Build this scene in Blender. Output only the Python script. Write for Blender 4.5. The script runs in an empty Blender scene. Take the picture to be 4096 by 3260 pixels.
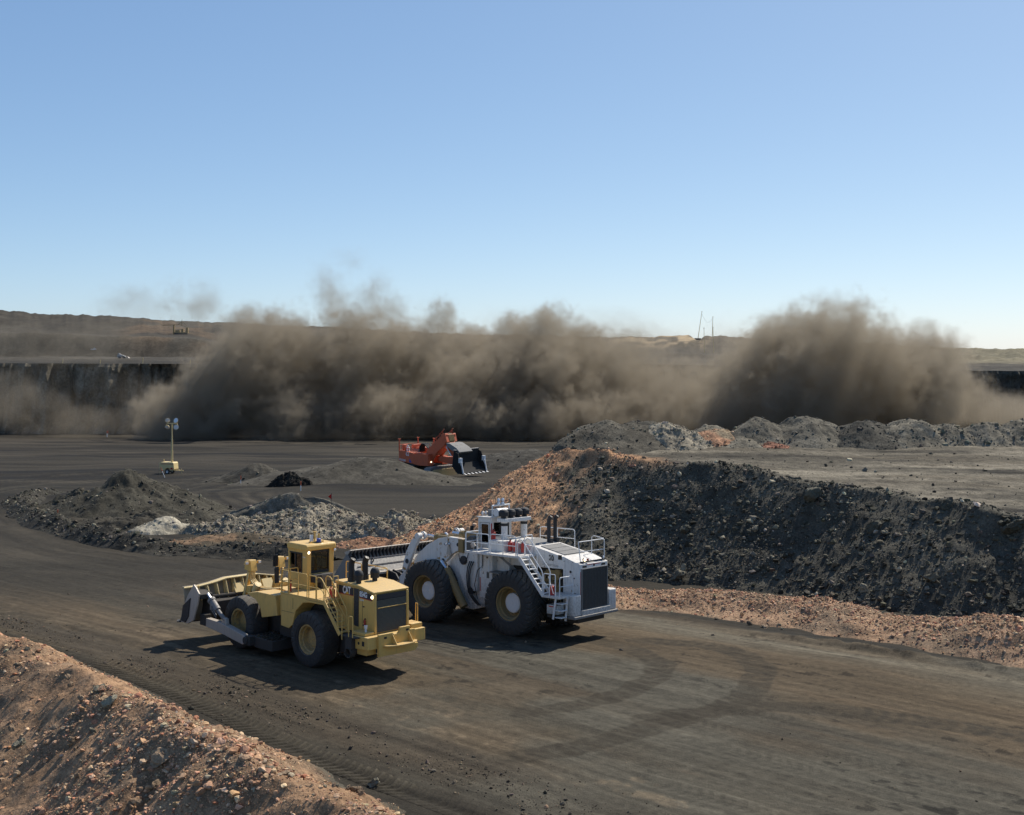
import bpy, math, random, time
import numpy as np
from mathutils import Vector, Matrix

# ------------------------------------------------------------------ camera, sky, sun, exposure
S = bpy.context.scene
COL = S.collection
F, HZ, CX, CZ = 4800.0, 1390.0, 2048.0, 16.0          # focal length, eye level and centre in photo pixels; eye height in metres
cam = bpy.data.cameras.new('camera'); camo = bpy.data.objects.new('camera', cam); COL.objects.link(camo)
camo.location = (0, 0, CZ); camo.rotation_euler = (math.pi / 2, 0, 0)
cam.sensor_width = 36; cam.lens = 36 * F / 4096; cam.shift_y = -(1630 - HZ) / 4096
cam.clip_start = 0.5; cam.clip_end = 40000
S.camera = camo
SUN_EL, SUN_AZ = math.radians(48), math.radians(38)   # azimuth from +Y (view direction) towards +X
W = bpy.data.worlds.new('World'); S.world = W; W.use_nodes = True
wn = W.node_tree
sky = wn.nodes.new('ShaderNodeTexSky'); sky.sky_type = 'NISHITA'; sky.sun_disc = False
sky.sun_elevation = SUN_EL; sky.sun_rotation = SUN_AZ
sky.air_density = 0.7; sky.dust_density = 1.5; sky.ozone_density = 1.5; sky.altitude = 1400
bgn = wn.nodes['Background']; bgn.inputs[1].default_value = 0.10
# film-like shoulder on the sky's own radiance, so the bright horizon stays pale blue
sp_ = wn.nodes.new('ShaderNodeSeparateColor'); cb_ = wn.nodes.new('ShaderNodeCombineColor'); wn.links.new(sky.outputs[0], sp_.inputs[0])
for ch_, (pw_, kk_) in enumerate(((.80, 1.34), (.70, 1.77), (.55, 2.56))):
    p_ = wn.nodes.new('ShaderNodeMath'); p_.operation = 'POWER'; p_.inputs[1].default_value = pw_; wn.links.new(sp_.outputs[ch_], p_.inputs[0])
    q_ = wn.nodes.new('ShaderNodeMath'); q_.operation = 'MULTIPLY'; q_.inputs[1].default_value = kk_; wn.links.new(p_.outputs[0], q_.inputs[0]); wn.links.new(q_.outputs[0], cb_.inputs[ch_])
wn.links.new(cb_.outputs[0], bgn.inputs[0])
sl = bpy.data.lights.new('sun', 'SUN'); sl.energy = 5.0; sl.angle = math.radians(0.53); sl.color = (1.0, 0.93, 0.82)
so = bpy.data.objects.new('sun', sl); COL.objects.link(so)
sund = Vector((math.sin(SUN_AZ) * math.cos(SUN_EL), math.cos(SUN_AZ) * math.cos(SUN_EL), math.sin(SUN_EL)))
so.rotation_euler = (-sund).to_track_quat('-Z', 'Y').to_euler()
S.view_settings.view_transform = 'Standard'; S.view_settings.look = 'None'
S.view_settings.exposure = 0.2; S.view_settings.gamma = 1.0
S.cycles.volume_bounces = 4; S.cycles.max_bounces = 6; S.cycles.volume_max_steps = 512
S.cycles.volume_step_rate = 1.0

# ------------------------------------------------------------------ helpers
rng = np.random.default_rng(7)
random.seed(7)

def hash2(ix, iy, seed):
    n = (ix.astype(np.int64) * 374761393 + iy.astype(np.int64) * 668265263 + seed * 1442695041) & 0x7fffffff
    n = ((n ^ (n >> 13)) * 1274126177) & 0x7fffffff
    return ((n ^ (n >> 16)) & 0xffff).astype(np.float32) / 65535.0

def vnoise(x, y, seed=0):
    x = np.asarray(x, np.float64); y = np.asarray(y, np.float64)
    ix = np.floor(x); iy = np.floor(y); fx = (x - ix).astype(np.float32); fy = (y - iy).astype(np.float32)
    ix = ix.astype(np.int64); iy = iy.astype(np.int64)
    ux = fx * fx * fx * (fx * (fx * 6 - 15) + 10); uy = fy * fy * fy * (fy * (fy * 6 - 15) + 10)
    a = hash2(ix, iy, seed); b = hash2(ix + 1, iy, seed); c = hash2(ix, iy + 1, seed); d = hash2(ix + 1, iy + 1, seed)
    return (a + (b - a) * ux + (c - a) * uy + (a - b - c + d) * ux * uy) * 2 - 1

def fbm(x, y, scale, octv=4, seed=0, gain=.5):
    s = 0; amp = 1; tot = 0; f = 1 / scale
    for o in range(octv):
        s = s + amp * vnoise(np.asarray(x) * f + o * 17.3, np.asarray(y) * f - o * 9.1, seed + o * 31); tot += amp
        amp *= gain; f *= 2.03
    return s / tot * 1.6

def sst(a, b, x):
    t = np.clip((np.asarray(x, float) - a) / (b - a), 0, 1); return t * t * (3 - 2 * t)

def gz0(Y):
    t = np.asarray(Y, float) - 56; w = 12.0
    return -.048 * np.where(t < 0, 0, np.where(t < w, t * t / (2 * w), t - w / 2))

RX, RY = .7413, -.6712                                    # direction of the haul road in plan
def road_st(X, Y): return X * RX + Y * RY, -X * RY + Y * RX   # along, across (growing away from the camera side)
def from_st(s, t): return s * RX - t * RY, s * RY + t * RX

def ray_ground(px, py):
    u = (px - CX) / F; k = (py - HZ) / F; Y = 60.0
    for _ in range(80): Y = .5 * Y + .5 * (CZ - float(gz0(Y))) / k
    return u * Y, Y, float(gz0(Y))

def at(px, py, Y): return (px - CX) * Y / F, Y, CZ - (py - HZ) * Y / F

def polydist(X, Y, pts):
    """distance to a plan polyline and the arc position of the nearest point"""
    best = np.full(np.shape(X), 1e9); arc = np.zeros(np.shape(X)); acc = 0
    for (ax, ay), (bx, by) in zip(pts[:-1], pts[1:]):
        dx, dy = bx - ax, by - ay; L2 = dx * dx + dy * dy
        t = np.clip(((X - ax) * dx + (Y - ay) * dy) / L2, 0, 1)
        d = np.hypot(X - ax - t * dx, Y - ay - t * dy)
        m = d < best; best = np.where(m, d, best); arc = np.where(m, acc + t * math.sqrt(L2), arc); acc += math.sqrt(L2)
    return best, arc

def tag(o, label=None, cat=None, group=None, kind=None):
    if label: o['label'] = label
    if cat: o['category'] = cat
    if group: o['group'] = group
    if kind: o['kind'] = kind
    return o

def empty(name, loc=(0, 0, 0), mat=None):
    o = bpy.data.objects.new(name, None); COL.objects.link(o); o.empty_display_size = .5
    if mat is not None: o.matrix_world = mat
    else: o.location = loc
    return o

def np_mesh(name, co, faces, mat, parent=None, col=None, smooth=True):
    """mesh from numpy arrays; faces is an (n,k) index array"""
    me = bpy.data.meshes.new(name); co = np.asarray(co, np.float32); faces = np.asarray(faces, np.int32); k = faces.shape[1]
    me.vertices.add(len(co)); me.vertices.foreach_set('co', co.ravel())
    me.loops.add(faces.size); me.loops.foreach_set('vertex_index', faces.ravel())
    me.polygons.add(len(faces)); me.polygons.foreach_set('loop_start', np.arange(0, faces.size, k, dtype=np.int32))
    me.polygons.foreach_set('loop_total', np.full(len(faces), k, np.int32))
    me.polygons.foreach_set('use_smooth', np.full(len(faces), smooth, bool))
    if col is not None:
        a = me.color_attributes.new('Col', 'FLOAT_COLOR', 'POINT')
        c = np.ones((len(co), 4), np.float32); c[:, :3] = col; a.data.foreach_set('color', c.ravel())
    me.update(); me.validate()
    me.materials.append(mat)
    o = bpy.data.objects.new(name, me); COL.objects.link(o)
    if parent: o.parent = parent
    return o

def grid_faces(nr, nc, keep=None):
    i = np.arange(nr * nc, dtype=np.int32).reshape(nr, nc)
    f = np.stack([i[:-1, :-1], i[:-1, 1:], i[1:, 1:], i[1:, :-1]], -1).reshape(-1, 4)
    if keep is not None: f = f[keep.reshape(-1)[f].any(1)]
    return f

# ------------------------------------------------------------------ materials
def nodes_of(name):
    m = bpy.data.materials.new(name); m.use_nodes = True
    return m, m.node_tree, m.node_tree.nodes['Principled BSDF']

def N(t, typ, **kw):
    n = t.nodes.new(typ)
    for k, v in kw.items():
        if k.startswith('i_'): n.inputs[int(k[2:])].default_value = v
        else: setattr(n, k, v)
    return n

def mix(t, fac, a, b, blend='MIX'):
    m = t.nodes.new('ShaderNodeMix'); m.data_type = 'RGBA'; m.blend_type = blend
    for sock, v in ((m.inputs[0], fac), (m.inputs[6], a), (m.inputs[7], b)):
        if isinstance(v, bpy.types.NodeSocket): t.links.new(v, sock)
        elif isinstance(v, (int, float)): sock.default_value = v
        else: sock.default_value = (*v, 1)
    return m.outputs[2]

def ramp(t, src, a, b, lo=0.0, hi=1.0):
    m = N(t, 'ShaderNodeMapRange'); m.clamp = True
    m.inputs[1].default_value = a; m.inputs[2].default_value = b; m.inputs[3].default_value = lo; m.inputs[4].default_value = hi
    t.links.new(src, m.inputs[0]); return m.outputs[0]

def noise(t, vec, scale, detail=4, rough=.55):
    n = N(t, 'ShaderNodeTexNoise'); n.inputs['Scale'].default_value = scale; n.inputs['Detail'].default_value = detail
    n.inputs['Roughness'].default_value = rough; t.links.new(vec, n.inputs['Vector']); return n.outputs[0]

def earth(name, scales=(3.0, 11.0), amt=.5, bump=.05, bscale=7.0, rough=.95, grain=0.0):
    """soil: colour attribute broken up by world-space noise, with a gritty bump"""
    m, t, b = nodes_of(name)
    at_ = N(t, 'ShaderNodeAttribute', attribute_name='Col'); g = N(t, 'ShaderNodeNewGeometry')
    n1 = noise(t, g.outputs['Position'], scales[0], 6, .65); n2 = noise(t, g.outputs['Position'], scales[1], 3, .6)
    f1 = ramp(t, n1, .3, .7, 1 - amt, 1 + amt); f2 = ramp(t, n2, .3, .7, 1 - amt * .8, 1 + amt * .8)
    mul = N(t, 'ShaderNodeMath', operation='MULTIPLY'); t.links.new(f1, mul.inputs[0]); t.links.new(f2, mul.inputs[1])
    if grain:                                              # fine drag lines along the direction of travel
        mg = N(t, 'ShaderNodeMapping', vector_type='TEXTURE'); mg.inputs['Rotation'].default_value = (0, 0, -.736); mg.inputs['Scale'].default_value = (2.6, .38, 1); t.links.new(g.outputs['Position'], mg.inputs['Vector'])
        f3 = ramp(t, noise(t, mg.outputs[0], 1.7, 9, .78), .34, .66, 1 - grain, 1 + grain)
        m3 = N(t, 'ShaderNodeMath', operation='MULTIPLY'); t.links.new(mul.outputs[0], m3.inputs[0]); t.links.new(f3, m3.inputs[1]); mul = m3
    vm = N(t, 'ShaderNodeVectorMath', operation='SCALE'); t.links.new(at_.outputs['Color'], vm.inputs[0]); t.links.new(mul.outputs[0], vm.inputs['Scale'])
    tw = N(t, 'ShaderNodeVectorMath', operation='MULTIPLY', i_1=(1.07, .98, .82)); t.links.new(vm.outputs[0], tw.inputs[0]); t.links.new(tw.outputs[0], b.inputs['Base Color'])
    b.inputs['Roughness'].default_value = rough; b.inputs['Specular IOR Level'].default_value = .15
    nb = noise(t, g.outputs['Position'], bscale, 5, .7)
    bp = N(t, 'ShaderNodeBump'); bp.inputs['Strength'].default_value = .9; bp.inputs['Distance'].default_value = bump
    t.links.new(nb, bp.inputs['Height']); t.links.new(bp.outputs[0], b.inputs['Normal'])
    return m

def paint(name, col, rough=.45, metal=0.0, dust=.35, dustc=(.16, .14, .115), chip=0.0, chipc=(.16, .08, .03), streak=.25, low=0.0):
    """worn machine paint: faded patches, run-down streaks, dust lying on upward faces, optional chips; low = mud towards the wheels"""
    m, t, b = nodes_of(name)
    tc = N(t, 'ShaderNodeTexCoord'); g = N(t, 'ShaderNodeNewGeometry'); oc = tc.outputs['Object']
    n1 = noise(t, oc, 1.3, 5, .6); n2 = noise(t, oc, 9.0, 4, .65)
    c = mix(t, ramp(t, n1, .35, .7, 0, .35), col, tuple(v * .72 + .02 for v in col))
    mp = N(t, 'ShaderNodeMapping'); mp.inputs['Scale'].default_value = (5, 5, .55); t.links.new(oc, mp.inputs['Vector'])
    n3 = noise(t, mp.outputs[0], 1.6, 4, .6)
    c = mix(t, ramp(t, n3, .52, .78, 0, streak), c, tuple(v * .45 for v in dustc))
    sp = N(t, 'ShaderNodeSeparateXYZ'); t.links.new(g.outputs['Normal'], sp.inputs[0])
    up = ramp(t, sp.outputs[2], .3, .95, 0, 1)
    dn = ramp(t, n2, .3, .7, .35, 1)
    md = N(t, 'ShaderNodeMath', operation='MULTIPLY'); t.links.new(up, md.inputs[0]); t.links.new(dn, md.inputs[1])
    md2 = N(t, 'ShaderNodeMath', operation='MULTIPLY_ADD', i_1=dust); t.links.new(md.outputs[0], md2.inputs[0])
    t.links.new(ramp(t, n2, .45, .8, 0, dust * .4), md2.inputs[2])
    c = mix(t, md2.outputs[0], c, dustc)
    if low:
        so_ = N(t, 'ShaderNodeSeparateXYZ'); t.links.new(oc, so_.inputs[0])
        lo_ = N(t, 'ShaderNodeMath', operation='MULTIPLY'); t.links.new(ramp(t, so_.outputs[2], low, low * .35, 0, .8), lo_.inputs[0]); t.links.new(ramp(t, n2, .3, .65, .2, 1), lo_.inputs[1])
        c = mix(t, lo_.outputs[0], c, tuple(v * .6 for v in dustc))
    if chip:
        nc = noise(t, oc, 2.2, 8, .7)
        c = mix(t, ramp(t, nc, .66 - chip * .1, .68 - chip * .1, 0, 1), c, chipc)
    t.links.new(c, b.inputs['Base Color'])
    b.inputs['Metallic'].default_value = metal
    t.links.new(ramp(t, n2, .3, .7, rough, min(1, rough + .3)), b.inputs['Roughness'])
    bp = N(t, 'ShaderNodeBump'); bp.inputs['Strength'].default_value = .25; bp.inputs['Distance'].default_value = .01
    t.links.new(n2, bp.inputs['Height']); t.links.new(bp.outputs[0], b.inputs['Normal'])
    return m

M = {}
M['ground'] = earth('earth_ground', (2.6, 19.0), .26, .06, 13.0, grain=.27)
M['dump'] = earth('earth_dump', (1.3, 7.0), .42, .12, 4.0)
M['far'] = earth('earth_far', (.05, .3), .35, .6, .25)
M['cliff'] = earth('coal_seam', (.12, .9), .5, .5, .6)
M['heap'] = earth('earth_heap', (1.5, 8.0), .42, .1, 5.0)
M['rock'] = earth('rock', (2.5, 16.0), .28, .03, 14.0, .9)
M['yellow'] = paint('yellow_paint', (.68, .43, .115), .45, dust=.55, dustc=(.42, .32, .19), low=1.9, streak=.4)
M['yellow_clean'] = paint('yellow_paint_clean', (.68, .425, .105), .42, dust=.45, dustc=(.45, .35, .21), low=1.3, streak=.32)
M['cream'] = paint('cream_yellow_paint', (.70, .53, .24), .5, dust=.3, dustc=(.42, .35, .24), streak=.1)
M['white'] = paint('white_paint', (.72, .70, .66), .45, dust=.5, dustc=(.25, .22, .185), low=3.2, streak=.5, chip=.3, chipc=(.2, .12, .06))
M['white_chip'] = paint('white_paint_chipped', (.71, .69, .65), .45, dust=.35, dustc=(.3, .28, .26), streak=.25, chip=1.0, chipc=(.36, .2, .05))
M['white_rail'] = paint('white_rail_paint', (.72, .72, .71), .35, dust=.1, streak=.1)
M['ochre'] = paint('ochre_paint', (.27, .185, .07), .5, dust=.4, streak=.3)
M['blade_steel'] = paint('dusty_blade_steel', (.30, .25, .175), .55, metal=.1, dust=.5, dustc=(.34, .28, .2), streak=.35)
M['steel'] = paint('worn_steel', (.23, .22, .205), .5, metal=.2, dust=.3, dustc=(.2, .18, .16), streak=.3)
M['steel_pale'] = paint('polished_steel', (.46, .415, .36), .42, metal=.25, dust=.35, dustc=(.3, .26, .21), streak=.3)
M['dark_steel'] = paint('dark_steel', (.035, .035, .037), .5, metal=.2, dust=.3, dustc=(.1, .09, .08))
M['black'] = paint('black_paint', (.012, .012, .013), .45, dust=.12, dustc=(.1, .09, .08), streak=.1)
M['coal_black'] = paint('coal_blackened_steel', (.013, .013, .013), .95, dust=.03, streak=.05)
M['slat'] = paint('dusty_slats', (.20, .17, .12), .7, dust=.3, dustc=(.25, .21, .15), streak=.2)
M['mud'] = paint('caked_mud', (.05, .044, .037), .95, dust=.5, dustc=(.1, .088, .075))
M['rubber'] = paint('tyre_rubber', (.038, .036, .033), .85, dust=1.0, dustc=(.13, .115, .094), streak=.1)
M['red'] = paint('red_paint', (.42, .03, .02), .4, dust=.2, streak=.1)
M['orange'] = paint('orange_red_paint', (.60, .125, .045), .45, dust=.3, dustc=(.3, .16, .11), streak=.35, low=1.0)
M['blue'] = paint('blue_lens', (.03, .07, .32), .3, dust=.1)
M['grey_panel'] = paint('grey_panel', (.105, .10, .09), .65, dust=.4, dustc=(.2, .19, .18))
M['grey_mesh'] = paint('grey_screen', (.2, .2, .195), .7, dust=.3)
M['white_mark'] = paint('white_lettering', (.75, .75, .74), .5, dust=.1, streak=.1)
M['grey_mark'] = paint('faded_lettering', (.4, .39, .37), .6, dust=.1)
M['yellow_mark'] = paint('yellow_mark', (.75, .42, .03), .5, dust=.1)
M['chrome'] = paint('chrome_rod', (.7, .7, .72), .15, metal=.95, dust=.05, streak=.05)
M['seat'] = paint('seat_vinyl', (.02, .02, .022), .6, dust=.1)
def lens(name, col, e=0.0):
    m, t, b = nodes_of(name); b.inputs['Base Color'].default_value = (*col, 1); b.inputs['Roughness'].default_value = .12
    if e: b.inputs['Emission Color'].default_value = (1, .8, .5, 1); b.inputs['Emission Strength'].default_value = e
    return m
M['lens'] = lens('lamp_glass', (.75, .76, .78)); M['lit'] = lens('lit_lamp', (.9, .8, .6), 3.0); M['redlens'] = lens('red_lens', (.4, .02, .02))
def glassm():
    m, t, b = nodes_of('tinted_glass')
    tr = N(t, 'ShaderNodeBsdfTransparent'); tr.inputs[0].default_value = (.68, .72, .70, 1)
    gl = N(t, 'ShaderNodeBsdfGlossy'); gl.inputs['Roughness'].default_value = .03
    fr = N(t, 'ShaderNodeFresnel'); fr.inputs[0].default_value = 1.5
    mx = N(t, 'ShaderNodeMixShader'); t.links.new(fr.outputs[0], mx.inputs[0]); t.links.new(tr.outputs[0], mx.inputs[1]); t.links.new(gl.outputs[0], mx.inputs[2])
    t.links.new(mx.outputs[0], t.nodes['Material Output'].inputs['Surface']); return m
M['glass'] = glassm()
def bouldm(name, c):
    m, t, b = nodes_of(name); g = N(t, 'ShaderNodeNewGeometry'); oi = N(t, 'ShaderNodeObjectInfo')
    n = noise(t, g.outputs['Position'], 4.0, 6, .65)
    cc = mix(t, ramp(t, n, .3, .7), tuple(v * .62 for v in c), tuple(v * 1.25 for v in c))
    k = ramp(t, oi.outputs['Random'], 0, 1, .65, 1.3)
    vm = N(t, 'ShaderNodeVectorMath', operation='SCALE'); t.links.new(cc, vm.inputs[0]); t.links.new(k, vm.inputs['Scale'])
    tw = N(t, 'ShaderNodeVectorMath', operation='MULTIPLY', i_1=(1.05, 1.0, .82)); t.links.new(vm.outputs[0], tw.inputs[0]); t.links.new(tw.outputs[0], b.inputs['Base Color']); b.inputs['Roughness'].default_value = .9; b.inputs['Specular IOR Level'].default_value = .2
    bp = N(t, 'ShaderNodeBump'); bp.inputs['Distance'].default_value = .05; nb = noise(t, g.outputs['Position'], 9.0, 6, .7)
    t.links.new(nb, bp.inputs['Height']); t.links.new(bp.outputs[0], b.inputs['Normal']); return m
M['b_dark'] = bouldm('dark_boulder', (.082, .082, .074)); M['b_grey'] = bouldm('grey_boulder', (.22, .205, .178)); M['b_red'] = bouldm('pinkish_boulder', (.25, .185, .145))

# ------------------------------------------------------------------ mesh builder for machines
def tri_basis(d):
    d = Vector(d).normalized(); a = Vector((0, 0, 1)) if abs(d.z) < .9 else Vector((1, 0, 0))
    u = d.cross(a).normalized(); return u, d.cross(u).normalized()

class MB:
    def __init__(s): s.v = []; s.f = []
    def add(s, vs, fs):
        n = len(s.v); s.v += [tuple(x) for x in vs]; s.f += [tuple(i + n for i in f) for f in fs]; return s
    def box(s, x0, x1, y0, y1, z0, z1):
        v = [(x, y, z) for x in (x0, x1) for y in (y0, y1) for z in (z0, z1)]
        return s.add(v, [(0, 1, 3, 2), (4, 6, 7, 5), (0, 4, 5, 1), (2, 3, 7, 6), (0, 2, 6, 4), (1, 5, 7, 3)])
    def bar(s, p, q, w, h, up=(0, 0, 1)):
        p, q = Vector(p), Vector(q); d = (q - p).normalized(); a = d.cross(Vector(up)).normalized(); b = a.cross(d).normalized()
        v = [e + a * (w / 2 * i) + b * (h / 2 * j) for e in (p, q) for i, j in ((-1, -1), (1, -1), (1, 1), (-1, 1))]
        return s.add(v, [(3, 2, 1, 0), (4, 5, 6, 7), (0, 1, 5, 4), (1, 2, 6, 5), (2, 3, 7, 6), (3, 0, 4, 7)])
    def tube(s, pts, r, n=8, caps=True):
        pts = [Vector(p) for p in pts]; rings = []; u = None
        for i, p in enumerate(pts):
            d = ((pts[i + 1] - p).normalized() if i + 1 < len(pts) else Vector()) + ((p - pts[i - 1]).normalized() if i else Vector())
            d.normalize()
            if u is None: u, _ = tri_basis(d)
            u = (u - d * u.dot(d)).normalized(); w = d.cross(u)
            rr = r[i] if isinstance(r, (list, tuple)) else r
            rings.append([p + (u * math.cos(2 * math.pi * k / n) + w * math.sin(2 * math.pi * k / n)) * rr for k in range(n)])
        v = [x for R_ in rings for x in R_]; f = []
        for i in range(len(rings) - 1):
            for k in range(n): f.append((i * n + k, i * n + (k + 1) % n, (i + 1) * n + (k + 1) % n, (i + 1) * n + k))
        if caps: f.append(tuple(range(n - 1, -1, -1))); f.append(tuple((len(rings) - 1) * n + k for k in range(n)))
        return s.add(v, f)
    def cyl(s, p, q, r, n=20): return s.tube([p, q], r, n)
    def lathe(s, prof, o, axis, n=32):
        """prof: list of (distance along axis, radius)"""
        o = Vector(o); d = Vector(axis).normalized(); u, w = tri_basis(d); v = []; f = []
        for a, r in prof: v += [o + d * a + (u * math.cos(2 * math.pi * k / n) + w * math.sin(2 * math.pi * k / n)) * r for k in range(n)]
        for i in range(len(prof) - 1):
            for k in range(n): f.append((i * n + k, i * n + (k + 1) % n, (i + 1) * n + (k + 1) % n, (i + 1) * n + k))
        return s.add(v, f)
    def prism(s, poly, a0, a1, ax=1):
        """extrude a 2-D polygon along axis ax between a0 and a1 (the other two axes in order)"""
        def P(p, a):
            l = list(p); l.insert(ax, a); return tuple(l)
        n = len(poly); v = [P(p, a0) for p in poly] + [P(p, a1) for p in poly]
        f = [tuple(range(n)), tuple(range(2 * n - 1, n - 1, -1))] + [(i, n + i, n + (i + 1) % n, (i + 1) % n) for i in range(n)]
        return s.add(v, f)
    def build(s, name, mat, parent=None, bevel=0.0, smooth=30, seg=2):
        import bmesh
        me = bpy.data.meshes.new(name); me.from_pydata(s.v, [], s.f)
        bm = bmesh.new(); bm.from_mesh(me); bmesh.ops.recalc_face_normals(bm, faces=bm.faces); bm.to_mesh(me); bm.free()
        me.materials.append(mat)
        if smooth:
            me.polygons.foreach_set('use_smooth', np.ones(len(me.polygons), bool)); me.set_sharp_from_angle(angle=math.radians(smooth))
        o = bpy.data.objects.new(name, me); COL.objects.link(o)
        if parent: o.parent = parent
        if bevel:
            b = o.modifiers.new('bevel', 'BEVEL'); b.width = bevel; b.segments = seg; b.limit_method = 'ANGLE'; b.angle_limit = math.radians(40)
        return o

def text(name, body, size, mat, parent, origin, ex=(-1, 0, 0), ey=(0, 0, 1), bold=.0, sx=1.0, depth=.004):
    cu = bpy.data.curves.new(name, 'FONT'); cu.body = body; cu.size = size; cu.extrude = depth; cu.offset = bold
    tmp = bpy.data.objects.new(name, cu); COL.objects.link(tmp)
    bpy.context.view_layer.update()
    me = bpy.data.meshes.new_from_object(tmp.evaluated_get(bpy.context.evaluated_depsgraph_get()))
    bpy.data.objects.remove(tmp); me.name = name; me.materials.clear(); me.materials.append(mat)
    X = Vector(ex).normalized(); Yv = Vector(ey).normalized(); Z = X.cross(Yv)
    mtx = Matrix(((X.x * sx, Yv.x, Z.x, origin[0]), (X.y * sx, Yv.y, Z.y, origin[1]), (X.z * sx, Yv.z, Z.z, origin[2]), (0, 0, 0, 1)))
    me.transform(mtx)
    o = bpy.data.objects.new(name, me); COL.objects.link(o); o.parent = parent
    return o

def copy_part(o, parent, loc=None):
    c = o.copy(); COL.objects.link(c); c.parent = parent
    if loc is not None: c.location = loc
    for ch in list(o.children): copy_part(ch, c)
    return c

# ------------------------------------------------------------------ rocks
def ico(sub):
    import bmesh
    bm = bmesh.new(); bmesh.ops.create_icosphere(bm, subdivisions=sub, radius=1); bm.verts.ensure_lookup_table()
    v = np.array([x.co[:] for x in bm.verts], np.float32); f = np.array([[x.index for x in p.verts] for p in bm.faces], np.int32); bm.free()
    return v, f
def rock_shapes(sub, n, seed):
    r = np.random.default_rng(seed); v0, f0 = ico(sub); out = []
    for _ in range(n):
        v = v0.copy()
        for _k in range(10):                                   # chop flat facets off
            d = r.normal(size=3); d /= np.linalg.norm(d); h = r.uniform(.32, .78); e = v @ d - h
            v -= np.where(e > 0, e, 0)[:, None] * d
        v *= r.uniform(.65, 1.15, 3); v += r.normal(0, .05, v.shape); out.append(v.astype(np.float32))
    return out, f0
ROCK_S, ROCK_SF = rock_shapes(1, 10, 3)
ROCK_L, ROCK_LF = rock_shapes(2, 10, 5)
ROCK_XL, ROCK_XLF = rock_shapes(3, 8, 11)

def rubble(name, P, size, col, parent=None, mat=None, sub=0):
    """one mesh of many angular stones at points P (n,3) with radius size (n) and colour col (n,3)"""
    shapes, f0 = (ROCK_S, ROCK_SF) if sub == 0 else (ROCK_L, ROCK_LF)
    n = len(P); nv = len(shapes[0]); which = rng.integers(0, len(shapes), n)
    V = np.stack(shapes)[which] * size[:, None, None]
    a = rng.uniform(0, 2 * np.pi, n); b = rng.normal(0, .5, n); ca, sa, cb, sb = np.cos(a), np.sin(a), np.cos(b), np.sin(b)
    x, y, z = V[..., 0], V[..., 1], V[..., 2]
    y, z = y * cb[:, None] - z * sb[:, None], y * sb[:, None] + z * cb[:, None]
    x, y = x * ca[:, None] - y * sa[:, None], x * sa[:, None] + y * ca[:, None]
    V = np.stack([x, y, z * .85], -1) + P[:, None, :]
    Fc = (f0[None] + (np.arange(n) * nv)[:, None, None]).reshape(-1, 3)
    C = np.repeat(col, nv, 0)
    return np_mesh(name, V.reshape(-1, 3), Fc, mat or M['rock'], parent, C, smooth=False)

def pick(pal, n, jit=.18):
    pal = np.array(pal); w = pal[:, 3] / pal[:, 3].sum()
    c = pal[rng.choice(len(pal), n, p=w), :3]; return np.clip(c * rng.normal(1, jit, (n, 1)) * rng.normal(1, .04, (n, 3)), .005, .9)
PAL_RED = [(.42, .255, .18, 5), (.47, .335, .245, 4), (.33, .215, .155, 4), (.37, .31, .245, 1.5), (.25, .22, .185, 1), (.56, .43, .32, 1.2), (.40, .19, .13, .6)]
PAL_DARK = [(.085, .083, .073, 6), (.15, .146, .13, 3), (.04, .04, .036, 5), (.33, .315, .275, .7)]
PAL_GREY = [(.25, .238, .212, 5), (.20, .19, .168, 4), (.33, .315, .28, 2), (.14, .134, .118, 3)]
PAL_MIX = [(.15, .15, .135, 4), (.08, .08, .075, 4), (.21, .205, .185, 2)]

ROCKMESH = {}
def boulder(p, r, matkey, label, group, flat=.75, yaw=None):
    k = random.randrange(len(ROCK_XL)); key = (k, matkey)
    if key not in ROCKMESH:
        o = np_mesh('boulder', ROCK_XL[k], ROCK_XLF, M[matkey], smooth=False); ROCKMESH[key] = o
    else:
        o = ROCKMESH[key].copy(); COL.objects.link(o)
    o.location = p; o.rotation_euler = (random.gauss(0, .35), random.gauss(0, .35), random.uniform(0, 6.28) if yaw is None else yaw)
    o.scale = (r * random.uniform(.8, 1.25), r * random.uniform(.8, 1.2), r * flat * random.uniform(.8, 1.15))
    return tag(o, label, 'boulder', group)

# ================================================================== GROUND
CREST_T = 24.5                                             # line of the near berm across the road
def ground_h(X, Y):
    s, t = road_st(X, Y)
    z = gz0(Y)
    z = z - np.clip(CREST_T - .5 - t, 0, 14) * .66 * (s > -200)
    z = z - .55 * np.exp(-(((X + 14) / 15) ** 2 + ((Y - 226) / 10) ** 2))
    # graded lip along the far side of the road
    lip = 60.4 + .5 * vnoise(s / 9, s * 0, 3)
    z = z + .22 * np.exp(-((t - lip) / .55) ** 2) * sst(-40, -30, s) * (1 + .5 * vnoise(s / .7, t / .4, 5))
    # shallow wheel ruts
    near = sst(150, 100, Y)
    z = z + near * (.035 * vnoise(s / 22, t / .8, 9) + .025 * vnoise(s / 6, t / .35, 10))
    z = z + .05 * fbm(X, Y, 4, 4, 21) + sst(120, 220, Y) * .35 * fbm(X, Y, 24, 3, 22)
    return z

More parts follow.
